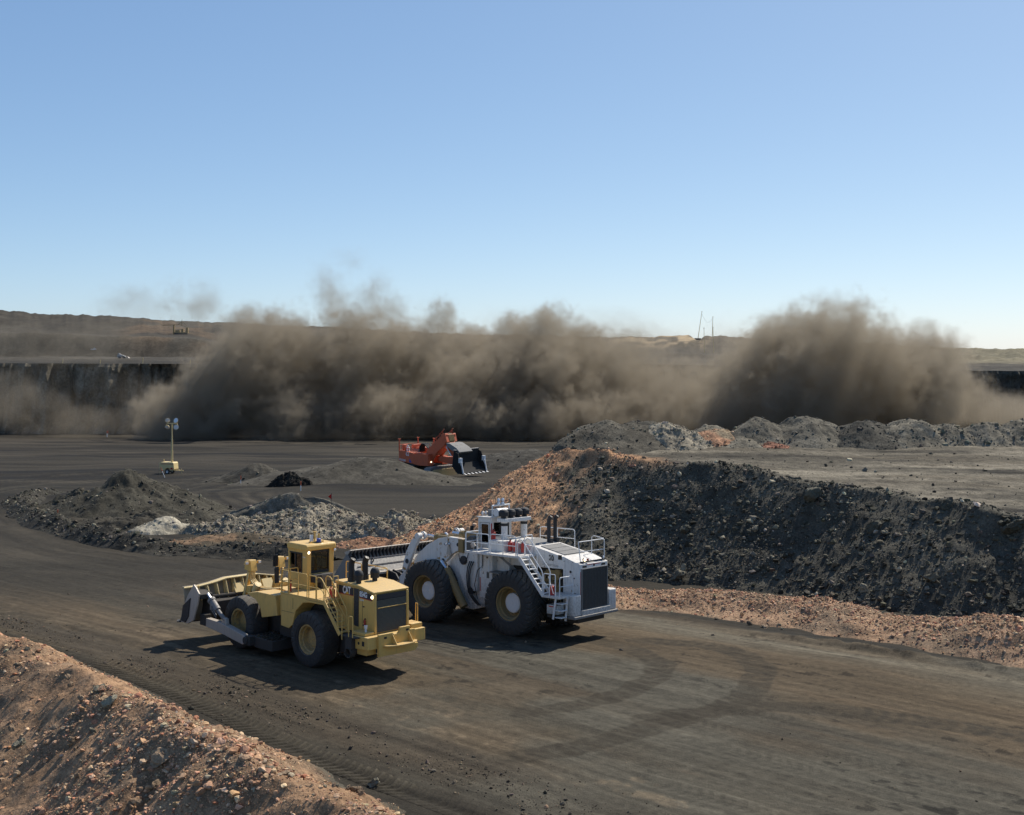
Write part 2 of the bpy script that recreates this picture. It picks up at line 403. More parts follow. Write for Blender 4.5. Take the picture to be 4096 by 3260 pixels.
TRACKS = [  # dark tyre arcs on the road: photo outline points -> plan, half width, darkness
    ([(1900, 2560), (2150, 2545), (2380, 2562), (2545, 2600), (2645, 2655), (2625, 2715), (2500, 2770), (2330, 2820), (2100, 2850)], .75, .55),
    ([(2560, 2560), (2800, 2575), (2960, 2610), (3040, 2665), (3030, 2725), (2980, 2790), (2820, 2860), (2640, 2900), (2330, 2985), (2050, 3040)], .8, .5),
    ([(2600, 2880), (2850, 2845), (3070, 2825), (3350, 2838), (3700, 2890), (4096, 2950)], .85, .5),
    ([(1750, 2735), (2050, 2715), (2250, 2690), (2450, 2640)], .5, .25),
    ([(1700, 2800), (2100, 2870), (2500, 2990), (2900, 3090), (3400, 3200)], 1.1, .22),
    ([(100, 2290), (500, 2400), (800, 2440)], .9, .3),
]
TRACKS = [([ray_ground(*p)[:2] for p in pts], w, k) for pts, w, k in TRACKS]

BEND = [ray_ground(*p)[:2] for p in ((1330, 2245), (1000, 2222), (700, 2212), (520, 2188), (350, 2152), (200, 2105), (110, 2055), (78, 2015), (120, 1985), (220, 1965), (420, 1935), (640, 1915))]
def ground_col(X, Y):
    s, t = road_st(X, Y)
    tw = t + 1.1 * fbm(s, t * 2.2, 9, 3, 40)
    T = [20, 25.5, 27, 28.6, 30.6, 31.5, 33.5, 35, 37.5, 39.5, 43, 47, 50, 54, 57, 58.6, 60, 60.6, 61.6, 70]
    Cc = [(.10, .08, .06), (.075, .07, .06), (.038, .037, .034), (.052, .048, .042), (.06, .055, .047), (.085, .072, .058), (.075, .065, .054), (.11, .092, .071), (.135, .108, .08), (.1, .088, .07),
          (.078, .074, .066), (.088, .08, .068), (.12, .098, .074), (.12, .096, .07), (.14, .122, .098), (.18, .168, .145), (.13, .122, .107), (.045, .044, .04), (.035, .035, .034), (.035, .035, .034)]
    Cc = np.array(Cc)
    c = np.stack([np.interp(tw, T, Cc[:, i]) for i in range(3)], -1)
    # compacted pale coal patch, lower right
    pn = fbm(X, Y, 6, 4, 44)
    patch = sst(-.25, .25, .9 * (1 - np.hypot((s + 19) / 17, (t - 38.5) / 7.5)) + .35 * pn)
    patch = np.maximum(patch, sst(-.2, .25, .8 * (1 - np.hypot((s + 38) / 9, (t - 47) / 3.2)) + .3 * pn))
    c = c * (1 - patch[..., None]) + np.array([.112, .109, .098]) * patch[..., None]
    # brown dust swept along the road
    br = sst(-.05, .55, fbm(s / 8, t, 1.8, 4, 46)) * sst(33, 38, t) * (1 - .75 * patch)
    c = c * (1 - .45 * br[..., None]) + np.array([.145, .112, .08]) * .45 * br[..., None]
    # long faint wheel streaks
    st = .82 + .15 * vnoise(s / 16, t / .55, 48) + .10 * vnoise(s / 5, t / .22, 49) + .07 * fbm(s / 2, t, 1.6, 5, 50)
    c = c * np.clip(st, .4, 1.4)[..., None]
    # pale dried slurry splashes
    spl = sst(.35, .95, fbm(s / 2.2, t, 1.0, 5, 52) + .25 * fbm(s, t, .35, 2, 53)) * sst(33.5, 35.5, t) * sst(39, 36.5, t)
    c = c * (1 - .5 * spl[..., None]) + np.array([.24, .195, .15]) * .5 * spl[..., None]
    for tc_, s0, s1 in ((36.2, -60, -18), (41.3, -36, -8), (42.9, -34, -5), (46.5, -48, -14), (33.9, -40, -12), (56.3, -30, 12), (54.6, -26, 15)):
        dt = t - tc_ - .5 * vnoise(s / 15, s * 0, int(tc_ * 10)); m_ = sst(.62, .5, np.abs(dt)) * sst(s0, s0 + 5, s) * sst(s1, s1 - 5, s) * sst(-.3, .4, fbm(s, t, 4, 2, 55))
        c = c * (1 - .17 * m_ * sst(-.3, .4, np.sin(2 * np.pi * (s + .6 * np.abs(dt)) / .46)))[..., None]
    clod = sst(.42, .7, fbm(s / 1.8, t, .42, 3, 57)) * sst(-.1, .4, fbm(X, Y, 3.5, 2, 58)) * sst(35, 39, t)
    c = c * (1 - .55 * clod)[..., None]
    for pts, w, k in TRACKS:
        d, a = polydist(X, Y, pts)
        q = sst(w * 1.12, w * .82, d + .12 * vnoise(X / .8, Y / .8, 61)) * min(.95, k * 1.9) * (1 - .25 * sst(-.2, .5, np.sin(2 * np.pi * (a + .5 * d) / .7))) * (.75 + .25 * vnoise(a / .35, d / .5, 63))
        c = c * (1 - q[..., None]) + np.array([.046, .041, .034]) * q[..., None]
    # pit floor further off
    pf = np.clip(sst(-62, -80, s) * sst(70, 95, Y) + sst(60.5, 63, t) , 0, 1)
    f1 = fbm(X / 5, Y, 7, 4, 70)
    pit = np.stack([.037 + .016 * f1, .034 + .014 * f1, .0295 + .012 * f1], -1)
    dry = sst(230, 300, Y) * sst(-.3, .5, fbm(X / 4, Y / 2.5, 22, 3, 71) + .25)
    pit = pit * (1 - .6 * dry[..., None]) + np.array([.062, .055, .047]) * .6 * dry[..., None]
    wet = sst(.35, .7, fbm(X / 5, Y / 1.5, 14, 3, 72)) * sst(150, 190, Y)
    pit = pit * (1 - .55 * wet[..., None])
    leftroad = sst(115, 100, Y) * sst(-45, -60, s)
    # wheel lines sweeping round the bend, following the windrow
    bd, ba = polydist(X, Y, BEND); bw = sst(-20, -34, X) * sst(88, 98, Y) * sst(42, 26, bd) * sst(1.5, 3.5, bd)
    pit = pit * (1 + bw * (.6 * vnoise(bd / 1.1, ba / 22, 74) + .3 * vnoise(bd / .45, ba / 9, 75)))[..., None]
    fl = vnoise(X / 30 + Y / 60, Y / 2.4 - X / 40, 76) * sst(130, 170, Y); pit = pit * (1 + .42 * fl)[..., None]
    c = c * (1 - pf[..., None]) + pit * pf[..., None]
    far_l = sst(-50, -80, s)[..., None] * sst(62, 55, t)[..., None] * .35
    c = c * (1 - far_l) + np.array([.06, .055, .048]) * far_l
    nearside = sst(25.5, 23, t)[..., None]
    c = c * (1 - nearside) + np.array([.13, .095, .07]) * nearside
    return np.clip(c * np.array([.78, .79, .78]), .012, .6)

def u_axis(n, core=.47, out=1.05, no=70):
    return np.concatenate([np.linspace(-out, -core, no, endpoint=False), np.linspace(-core, core, n), np.linspace(core, out, no + 1)[1:]])

us = u_axis(1250)
Ya = 16 * F / np.arange(4700, 16 * F / 135, -3.4); Yb = np.geomspace(135, 720, 170)[1:]
Ys = np.concatenate([Ya, Yb])
Yg, Ug = np.meshgrid(Ys, us, indexing='ij'); Xg = Ug * Yg
Zg = ground_h(Xg, Yg)
g_o = np_mesh('ground', np.stack([Xg, Yg, Zg], -1).reshape(-1, 3), grid_faces(*Xg.shape), M['ground'], None, ground_col(Xg, Yg).reshape(-1, 3))
tag(g_o, 'dark graded haul road and pit floor with tyre marks', 'ground', None, 'structure')
del Xg, Yg, Zg, Ug

# tyre print pressed along the near edge of the road
sv = np.arange(-92, -6, .05); tv = np.linspace(-.75, .75, 26)
Sg, Tg = np.meshgrid(sv, tv, indexing='ij')
tc = np.interp(Sg, [-92, -58, -48, -42, -36, -30, -6], [31.9, 31.3, 30.7, 30.1, 29.6, 29.5, 29.4])
ph = (Sg + .55 * np.abs(Tg)) / .42
lug = sst(-.2, .5, np.sin(2 * np.pi * ph)) * sst(.75, .6, np.abs(Tg)) * (.35 + .65 * sst(-.3, .3, fbm(Sg, Tg, 5, 3, 80)))
Xt, Yt = from_st(Sg, tc + Tg)
Zt = ground_h(Xt, Yt) + .03 + .05 * lug - .03 * sst(.75, .68, np.abs(Tg)) - .08 * sst(.69, .75, np.abs(Tg))
ct = ground_col(Xt, Yt) * (.8 + .45 * lug[..., None])
tag(np_mesh('tyre_print', np.stack([Xt, Yt, Zt], -1).reshape(-1, 3), grid_faces(*Xt.shape), M['ground'], None, ct.reshape(-1, 3)), 'herringbone tyre print pressed along the near road edge', 'ground', None, 'structure')

# ================================================================== DUMP TERRACE ON THE RIGHT
PLAT = [(4.3, 108.5), (12.3, 99.4), (18.7, 94), (26, 87), (31, 79), (38, 71), (50, 60), (70, 45), (110, 30), (190, 60), (190, 120), (60, 119), (14, 118.5), (7.5, 116.5)]
def inside(X, Y, poly):
    r = np.zeros(np.shape(X), bool)
    for (ax, ay), (bx, by) in zip(poly, poly[1:] + poly[:1]):
        if ay != by: r ^= ((Y < ay) != (Y < by)) & (X < (bx - ax) * (Y - ay) / (by - ay) + ax)
    return r
def plat_z(Y): return np.clip(5 + .069 * (Y - 79), 4.3, 7.0)
def dump_h(X, Y):
    wx = X + .7 * fbm(X, Y, 5, 3, 101); wy = Y + .7 * fbm(X, Y, 5, 3, 102)
    d, arc = polydist(wx, wy, PLAT + PLAT[:1]); ins = inside(wx, wy, PLAT)
    sd = np.where(ins, -d, d)
    rib = fbm(arc / 1.0, sd / 6, 1.6, 3, 103)
    z = plat_z(Y) - np.where(sd > 0, sd * (.75 - .12 * sst(10.5, 6.0, X)) + .13 * rib * sst(0, 2, sd) - .35 * sst(5, 13, sd), 0)
    z = z + .45 * np.exp(-((sd + .6) / 1.0) ** 2) * sst(-.4, .6, vnoise(arc / 2.3, arc * 0, 104)) * (sst(112, 104, Y))
    z = z + np.where(sd > 0, .085, .05) * fbm(X, Y, .8, 4, 105) + .10 * fbm(X, Y, 8, 3, 106)
    return z, sd, arc
def dump_col(X, Y, z, sd, arc):
    n = fbm(X, Y, 2.5, 4, 110); st = fbm(arc, sd / 7, 1.2, 3, 111)
    dark = np.stack([.072 + .024 * n, .072 + .023 * n, .066 + .020 * n], -1)
    dust = sst(.0, .8, st) * .22
    dark = dark * (1 - dust[..., None]) + np.array([.10, .098, .088]) * dust[..., None]
    top = np.stack([np.full_like(X, v) for v in (.128, .122, .108)], -1)
    sk = fbm(X / 6, Y + .12 * X, 2.0, 4, 112)
    top = top * (1 + .8 * sk[..., None]); tb = sst(.15, .7, fbm(X / 5, Y + .1 * X, 3.3, 4, 113))[..., None]
    top = top * (1 - .55 * tb) + np.array([.085, .076, .062]) * .55 * tb
    k = sst(-2.2, -.7, sd + .9 * n)[..., None]
    c = top * (1 - k) + dark * k
    # burnt red shale tipped over the nose
    redness = sst(1.0, -3.2, (X - 5.9) * .80 + (Y - 103.5) * -.42 + 1.7 * fbm(X, Y, 4, 3, 115) + 1.4 * st)
    redness = np.clip(redness * sst(-5.5, -2.0, sd + n) , 0, 1)
    rim = sst(2.0, .4, np.abs(sd + 1.0 + .8 * n)) * sst(14.5, 9, X) * sst(117, 111, Y)
    r = np.maximum(redness, rim * .95)
    red = np.stack([.43 + .07 * n, .265 + .05 * n, .165 + .03 * n], -1)
    c = c * (1 - r[..., None]) + red * r[..., None]
    return np.clip(c, .015, .5), r

ud = np.concatenate([np.linspace(-.16, .5, 860), np.linspace(.5, 1.3, 50)[1:]])
kd = np.concatenate([np.geomspace(52, 100, 560), np.linspace(100, 136, 190)[1:]])
Yd, Ud = np.meshgrid(kd, ud, indexing='ij'); Xd = Ud * Yd
Zd, SD, AR = dump_h(Xd, Yd)
cd, REDD = dump_col(Xd, Yd, Zd, SD, AR)
keep = Zd > gz0(Yd) - .6
tag(np_mesh('dump_terrace', np.stack([Xd, Yd, Zd], -1).reshape(-1, 3), grid_faces(*Xd.shape, keep), M['dump'], None, cd.reshape(-1, 3)),
    'flat topped dump terrace of dark spoil with a red shale nose', 'terrain', None, 'structure')

# loose stones on the dump face, the nose and the terrace rim
n = 420000
X = rng.uniform(-10, 48, n); Y = rng.uniform(60, 119, n)
z, sd, arc = dump_h(X, Y); c_, r_ = dump_col(X, Y, z, sd, arc)
ok = (z > gz0(Y) - .1) & (np.abs(X / Y) < .46) & ((sd > -1.5) | (rng.random(n) < .04)) & (rng.random(n) < np.clip(.32 + .12 * sd / 6 + .25 * fbm(X, Y, 3, 3, 120), .05, .8))
X, Y, z, sd, r_ = X[ok], Y[ok], z[ok], sd[ok], r_[ok]; n = len(X)
size = np.clip(rng.pareto(2.8, n) * .062 + .035, .035, .36) * np.where(r_ > .5, .8, 1)
col = np.where((r_ > rng.random(n) * .9 + .1)[:, None], pick(PAL_RED, n), pick(PAL_DARK, n))
tag(rubble('rubble', np.stack([X, Y, z + size * .15], -1), size, col), 'loose coal and shale rubble over the dump face', 'rubble', None, 'stuff')

# ================================================================== CLIFF, BENCH AND HILLS
def cliff_Y(u):
    px = CX + u * F
    return np.interp(px, [-3000, -1000, 0, 900, 1800, 2650, 3100, 3560, 4096, 5000, 7000], [620, 590, 548, 540, 545, 540, 505, 470, 452, 430, 410])
def cliff_top(u): return np.interp(CX + u * F, [-3000, 0, 900, 2650, 3560, 4096, 7000], [8.6, 8.8, 8.6, 8.4, 7.3, 7.1, 7.0])
SKY = [(-3000, 1165), (-1200, 1200), (0, 1240), (120, 1253), (250, 1258), (400, 1263), (560, 1275), (700, 1287), (900, 1291), (1060, 1298), (1300, 1310), (1700, 1335), (1850, 1342), (2000, 1342), (2300, 1345),
       (2600, 1346), (2755, 1343), (2772, 1352), (2786, 1360), (2802, 1359), (2816, 1347), (2900, 1350), (3000, 1356), (3200, 1364), (3500, 1378), (3780, 1397), (4096, 1402), (7000, 1402)]
uh = u_axis(900, .47, 1.4, 60)
rr = np.concatenate([np.geomspace(1.0, 1.12, 14), np.geomspace(1.12, 5.5, 230)[1:], np.geomspace(5.5, 40, 14)[1:]])
Rr, Uh = np.meshgrid(rr, uh, indexing='ij')
cyh = cliff_Y(Uh) + 3.0 * vnoise(Uh * 90, Uh * 0, 130) + 1.5 * vnoise(Uh * 330, Uh * 0, 131)
Yh = cyh * Rr; Xh = Uh * Yh; PX = CX + Uh * F
bench = cliff_top(Uh) - .0062 * (Yh - cyh); bench = np.where(bench < 2, 2 + (bench - 2) * .1, bench)
# left: first scarp then ridge; centre and right: one bluff
sky_py = np.interp(PX, [p[0] for p in SKY], [p[1] for p in SKY]) + 2.4 * vnoise(PX / 34, PX * 0, 133) + 1.6 * vnoise(PX / 11, PX * 0, 134)
wl = sst(1900, 1300, PX)                                  # 1 on the left side of the picture
Yr = wl * 2250 + (1 - wl) * 1560
z_ridge = CZ - (sky_py - HZ) * Yr / F
f_r = sst(.0, 1.0, (Yh - (Yr - 330 - 120 * wl)) / (330 + 120 * wl))
t1_py = np.interp(PX, [-3000, 0, 350, 500, 760, 1000, 1500], [1325, 1330, 1336, 1343, 1352, 1392, 1400])
z_t1 = CZ - (t1_py - HZ) * 1560 / F
f1 = sst(0, 1, (Yh - 1500) / 55) * sst(1500, 900, PX)
ledge = sst(0, 1, (Yh - 1180) / 25) * sst(2500, 2650, PX) * sst(3200, 2950, PX) * 4.5
spoil = sst(0, 1, (Yh - 980) / 40) * sst(1250, 1120, Yh) * sst(3450, 3560, PX) * np.clip(4 + 5 * fbm(PX, Yh, 90, 3, 137), 0, 9)
Zh = bench + np.clip(z_t1 - bench, 0, None) * f1 + ledge + spoil
Zh = Zh + (np.maximum(z_ridge, Zh) - Zh) * f_r
Zh = Zh + 2.2 * fbm(Xh, Yh, 60, 4, 138) * sst(1.3, 2.2, Rr) + .8 * fbm(Xh, Yh, 18, 3, 139) * sst(1.02, 1.2, Rr)
Zh = Zh - np.clip(Yh - Yr - 150, 0, None) * .0035 * (1 + wl)
nh = fbm(Xh, Yh, 120, 4, 140)
ch = np.stack([.050 + .02 * nh, .048 + .019 * nh, .044 + .017 * nh], -1)
bz = sst(120, 30, np.abs(Yh - 1000 - 250 * vnoise(Xh / 400, Yh * 0, 141)))[..., None] * .3
ch = ch * (1 - bz) + np.array([.07, .065, .058]) * bz
ch = ch * (1 - .35 * sst(1.6, 1.2, Rr) * sst(3200, 2800, PX))[..., None]
brn = (f_r * (1 - wl))[..., None] * .7
ch = ch * (1 - brn) + np.stack([.13 + .05 * nh, .115 + .045 * nh, .092 + .035 * nh], -1) * brn
redp = (sst(.25, .6, fbm(Xh, Yh, 70, 3, 142)) * f1 * sst(420, 560, PX) * sst(1000, 800, PX))[..., None] * .7
ch = ch * (1 - redp) + np.array([.10, .075, .055]) * redp
cut = (sst(2380, 2450, PX) * sst(2860, 2780, PX) * f_r * sst(.25, .8, fbm(PX / 3, Zh * 4, 14, 3, 143) + .35))[..., None] * .8
ch = ch * (1 - cut) + np.array([.40, .33, .24]) * cut
right = (sst(3450, 3600, PX) * sst(1.5, 2.0, Rr))[..., None]
ch = ch * (1 - right * .6) + np.stack([.17 + .07 * nh, .165 + .06 * nh, .12 + .04 * nh], -1) * right * .6
prairie = (sst(1.0, 1.02, Yh / (Yr * .985)) * sst(3400, 3700, PX))[..., None]
ch = ch * (1 - prairie) + np.array([.12, .115, .065]) * prairie
tag(np_mesh('hills', np.stack([Xh, Yh, Zh], -1).reshape(-1, 3), grid_faces(*Xh.shape), M['far'], None, np.clip(ch, .02, .5).reshape(-1, 3)),
    'upper mine bench with spoil ridges rising to the horizon', 'terrain', None, 'structure')

# the coal face under the bench
uc = u_axis(1300, .47, 1.4, 80); vc = np.linspace(0, 1, 46)
Vc, Uc = np.meshgrid(vc, uc, indexing='ij')
cyc = cliff_Y(Uc) + 3.0 * vnoise(Uc * 90, Uc * 0, 130) + 1.5 * vnoise(Uc * 330, Uc * 0, 131)
xl = Uc * cyc
ztop = cliff_top(Uc) + .02; zbot = gz0(cyc) - 1.5
Zc = ztop + (zbot - ztop) * Vc
blocky = np.floor(vnoise(xl / 3.2, Zc / 9, 150) * 3) / 3 + .6 * np.floor(vnoise(xl / 1.3, Zc / 3, 151) * 3) / 3
out = (1.2 * blocky + 2.0 * fbm(xl, Zc * .35, 14, 3, 152)) * sst(0, .05, Vc) + 4.5 * Vc + 5 * sst(.82, 1, Vc)
Yc = cyc - out
Xc = xl
nc = fbm(xl, Zc * .3, 5, 4, 153)
cc = np.stack([.10 + .045 * nc, .098 + .044 * nc, .09 + .04 * nc], -1)
pal = (sst(.35, .7, fbm(xl, Zc * .25, 9, 3, 154)) * sst(.02, .2, Vc) * sst(.9, .5, Vc))[..., None] * .6
cc = cc * (1 - pal) + np.array([.15, .15, .14]) * pal
tag(np_mesh('cliff', np.stack([Xc, Yc, Zc], -1).reshape(-1, 3), grid_faces(*Xc.shape), M['cliff'], None, np.clip(cc, .01, .4).reshape(-1, 3), smooth=False),
    'sheer black coal face below the upper bench', 'cliff', None, 'structure')

# ================================================================== HEAPS AND BERMS
def surf(X, Y):
    zg = ground_h(X, Y); zd = dump_h(X, Y)[0]; return np.maximum(zg, zd)

def heap(name, label, cx, cy, rx, ry, h, colA, pal, group=None, rot=0.0, seed=0, stones=700, smin=.05, smax=.4, rough=.08, sharp=1.15, cat='spoil heap', skew=0.0, lump=.22, tint=None, dome=0.0):
    """conical tipped heap: polar height field resting in the ground, with its loose stones as a part"""
    nr, na = 46, 150
    q = np.linspace(0, 1.12, nr); a = np.linspace(0, 2 * np.pi, na, endpoint=False)
    Q, A = np.meshgrid(q, a, indexing='ij')
    ca, sa = math.cos(rot), math.sin(rot)
    def place(Q, A):
        edge = 1 + .16 * vnoise(np.cos(A) * 1.6 + 5, np.sin(A) * 1.6, seed) + .07 * vnoise(np.cos(A) * 5, np.sin(A) * 5 + 3, seed + 1)
        lx, ly = Q * np.cos(A) * rx * edge, Q * np.sin(A) * ry * edge
        lx = lx + skew * (1 - Q) * rx
        X = cx + lx * ca - ly * sa; Y = cy + lx * sa + ly * ca
        prof = np.clip(1 - np.clip(Q, 0, 1.2) ** dome, 0, 1) ** sharp if dome else np.clip(1 - Q, 0, 1) ** sharp; prof = prof if dome else np.where(Q < .18, prof - (.18 - Q) ** 2 * 1.6, prof)
        z = surf(X, Y) + h * prof * (1 + lump * fbm(X, Y, max(rx, ry) * .55, 3, seed + 4)) + rough * fbm(X, Y, .9, 4, seed + 5) * sst(1.05, .9, Q) - .35 * sst(.97, 1.12, Q)
        return X, Y, z
    X, Y, Z = place(Q, A)
    n1 = fbm(X, Y, 1.6, 4, seed + 6)[..., None]
    c = np.array(colA) * (1 + .35 * n1)
    if tint is not None:
        tn = sst(0, .5, fbm(X, Y, 2.4, 3, seed + 8))[..., None]; c = c * (1 - tn) + np.array(tint) * tn
    i = np.arange(nr * na).reshape(nr, na); j = np.roll(i, -1, 1)
    f = np.stack([i[:-1], i[1:], j[1:], j[:-1]], -1).reshape(-1, 4)
    o = np_mesh(name, np.stack([X, Y, Z], -1).reshape(-1, 3), f, M['heap'], None, np.clip(c, .01, .6).reshape(-1, 3))
    tag(o, label, cat, group)
    if stones:
        qq = np.sqrt(rng.random(stones)) * 1.1; aa = rng.uniform(0, 2 * np.pi, stones)
        sx, sy, sz = place(qq, aa); sz_ = np.clip(rng.pareto(2.6, stones) * (smax * .13) + smin * .8, smin * .8, smax * .75)
        st = rubble('rubble', np.stack([sx, sy, sz + sz_ * .1], -1), sz_, pick(pal, stones), o); st['kind'] = 'stuff'
    return o

def heap_px(name, label, px, Yc, top_py, w_px, colA, pal, depth=.9, **kw):
    """heap whose apex is seen at px,top_py when it stands at distance Yc and spans w_px"""
    cx = (px - CX) * Yc / F; base = float(surf(np.array([cx]), np.array([Yc]))[0])
    h = CZ - (top_py - HZ) * Yc / F - base; rx = w_px * Yc / F / 2
    return heap(name, label, cx, Yc, rx, rx * depth, h, colA, pal, **kw)

GH = 'tipped heaps in a row on the terrace'
GREY, DARK, PALE, REDC = (.13, .126, .113), (.078, .076, .069), (.21, .20, .178), (.33, .20, .14)
heap_px('spoil_heap', 'large dark heap above the red nose of the terrace', 2440, 112, 1694, 610, DARK, PAL_DARK, seed=200, stones=1500, sharp=1.1, group=GH, dome=1.45)
heap_px('spoil_heap', 'smooth dark heap between the nose heap and the pale heap', 2590, 113, 1684, 512, DARK, PAL_DARK, seed=210, stones=900, sharp=1.1, group=GH, dome=1.45)
heap_px('spoil_heap', 'palest heap of blocky light grey rock on the terrace', 2690, 111, 1690, 402, PALE, PAL_GREY, seed=220, stones=2600, smin=.04, smax=.4, skew=-.2, group=GH, dome=1.45, rough=.25)
heap_px('spoil_heap', 'low grey heap peeping over the reddish heap', 2830, 116, 1698, 292, GREY, PAL_MIX, seed=225, stones=300, group=GH, dome=1.45)
heap_px('spoil_heap', 'reddish brown heap beside the pale grey heap', 2870, 112, 1712, 317, REDC, PAL_RED, seed=230, stones=800, group=GH, dome=1.45, tint=(.2, .17, .13), sharp=1.0)
heap_px('spoil_heap', 'rounded grey heap just beyond the reddish heap', 3030, 112.5, 1676, 402, GREY, PAL_MIX, seed=240, stones=900, group=GH, dome=1.45, tint=(.1, .098, .09))
heap_px('spoil_heap', 'low grey apron heap in front of the rounded grey heap', 2985, 110.2, 1748, 292, GREY, PAL_MIX, seed=245, stones=350, group=GH, dome=1.45)
heap_px('spoil_heap', 'wide smooth grey heap with an even dome', 3225, 113, 1670, 488, (.12, .118, .108), PAL_MIX, seed=250, stones=800, group=GH, dome=1.45)
heap_px('spoil_heap', 'darkest stony heap in the terrace row', 3455, 112.5, 1682, 451, (.07, .07, .066), [(.06, .06, .058, 5), (.11, .11, .105, 3)], seed=260, stones=1500, smax=.35, group=GH, dome=1.45, sharp=1.0)
heap_px('spoil_heap', 'tallest grey heap capped by one boulder', 3640, 112.5, 1658, 463, GREY, PAL_MIX, seed=270, stones=1200, smax=.5, group=GH, dome=1.45)
heap_px('spoil_heap', 'narrow stony grey heap right of the boulder capped heap', 3790, 112, 1684, 341, GREY, PAL_MIX, seed=280, stones=900, smax=.5, group=GH, dome=1.45)
heap_px('spoil_heap', 'low broad grey heap second from the end of the row', 3935, 112.5, 1690, 366, GREY, PAL_MIX, seed=290, stones=900, smax=.45, group=GH, dome=1.45)
heap_px('spoil_heap', 'grey heap at the end of the row cut by the photo edge', 4080, 112.5, 1674, 366, GREY, PAL_MIX, seed=300, stones=900, smax=.45, group=GH, dome=1.45)
heap_px('rubble_pile', 'small spill of brick red rubble before the grey heaps', 3085, 108.5, 1766, 150, (.20, .105, .08), [(.24, .125, .095, 4), (.17, .1, .08, 2)], seed=310, stones=500, smax=.3, cat='rubble pile')

# dark mounds on the pit floor, left of the machines
MG = 'dark mounds inside the bend of the haul road'
heap_px('coal_mound', 'tallest dark mound inside the road bend', 520, 148, 1886, 800, (.05, .05, .045), PAL_DARK, seed=320, stones=2600, smax=.6, sharp=1.15, group=MG, depth=.7, lump=.3, rough=.25, cat='coal mound')
heap_px('coal_mound', 'stony dark mound at the tip of the road bend', 300, 151, 1942, 330, (.05, .05, .045), PAL_DARK, rough=.3, lump=.4, seed=330, stones=1200, smax=.45, group=MG, cat='coal mound')
heap_px('coal_mound', 'low dark mound between tall mound and road windrow', 560, 129, 2042, 700, (.048, .047, .043), PAL_DARK, rough=.3, lump=.5, seed=340, stones=1500, smax=.4, sharp=1.0, group=MG, depth=.6, cat='coal mound')
heap_px('coal_mound', 'small black mound beside the white rock spill', 790, 131, 2022, 300, (.05, .05, .045), PAL_DARK, seed=350, stones=500, group=MG, cat='coal mound')
heap_px('coal_mound', 'low brown streaked mound in front of the grey rocks', 960, 114, 2128, 560, (.085, .073, .058), PAL_DARK + [(.25, .17, .12, 3)], seed=355, stones=900, group=MG, depth=.55, cat='coal mound', tint=(.17, .12, .085), sharp=1.0)
heap_px('rock_pile', 'white rock spill beside the small black mound', 670, 124, 2066, 300, (.30, .295, .27), [(.36, .36, .34, 3), (.25, .25, .24, 2)], seed=360, stones=260, smax=.6, sharp=.9, cat='rock pile', rough=.2)
heap_px('rock_pile', 'broad pile of pale grey broken rock behind the yellow dozer', 1180, 123, 2014, 900, (.22, .21, .188), PAL_GREY, seed=370, stones=20000, smin=.035, smax=.45, sharp=.85, depth=.62, cat='rock pile', rough=.35, lump=.35)
heap_px('rock_pile', 'blocky grey rock pile behind the raised loader bucket', 1590, 120, 2035, 430, (.22, .21, .188), PAL_GREY, seed=380, stones=7000, smin=.04, smax=.5, sharp=.85, depth=.8, cat='rock pile', rough=.35, lump=.3)
heap_px('rock_pile', 'low grey rubble bridging the broad pile and the blocky pile', 1420, 121, 2052, 420, (.21, .20, .18), PAL_GREY, seed=383, stones=5000, smin=.04, smax=.4, sharp=.8, depth=.6, cat='rock pile', rough=.25)
heap_px('rock_pile', 'thin line of grey rubble across the floor past the rocks', 1180, 136, 1968, 600, (.12, .12, .112), PAL_GREY, seed=385, stones=700, smax=.5, sharp=.8, depth=.22, cat='rock pile')
heap_px('rubble_pile', 'low red shale pile between dozer cab and loader bucket', 1480, 110.5, 2143, 340, (.25, .145, .10), PAL_RED, seed=390, stones=1200, smax=.3, sharp=1.0, depth=.6, cat='rubble pile')
heap_px('coal_mound', 'long dark mound in front of the orange shovel', 1410, 203, 1828, 980, (.062, .061, .057), PAL_DARK, seed=400, stones=900, smax=.5, sharp=1.0, depth=.55, skew=.0, cat='coal mound', lump=.3)
heap_px('coal_mound', 'low dark mound left of the long mound', 1040, 205, 1852, 480, (.06, .059, .055), PAL_DARK, seed=410, stones=400, smax=.5, sharp=1.0, depth=.5, cat='coal mound')
heap_px('coal_mound', 'steep black bite of fresh coal in the long mound', 1160, 192, 1889, 190, (.022, .022, .021), [(.02, .02, .02, 4), (.05, .05, .05, 1)], seed=420, stones=500, smin=.12, smax=.6, sharp=.7, depth=.5, cat='coal mound', rough=.5)
heap_px('coal_mound', 'dark mound beyond the shovel bucket beside the red nose', 2110, 250, 1775, 520, (.058, .058, .056), PAL_DARK, seed=430, stones=500, smax=.5, sharp=.9, depth=.7, cat='coal mound')

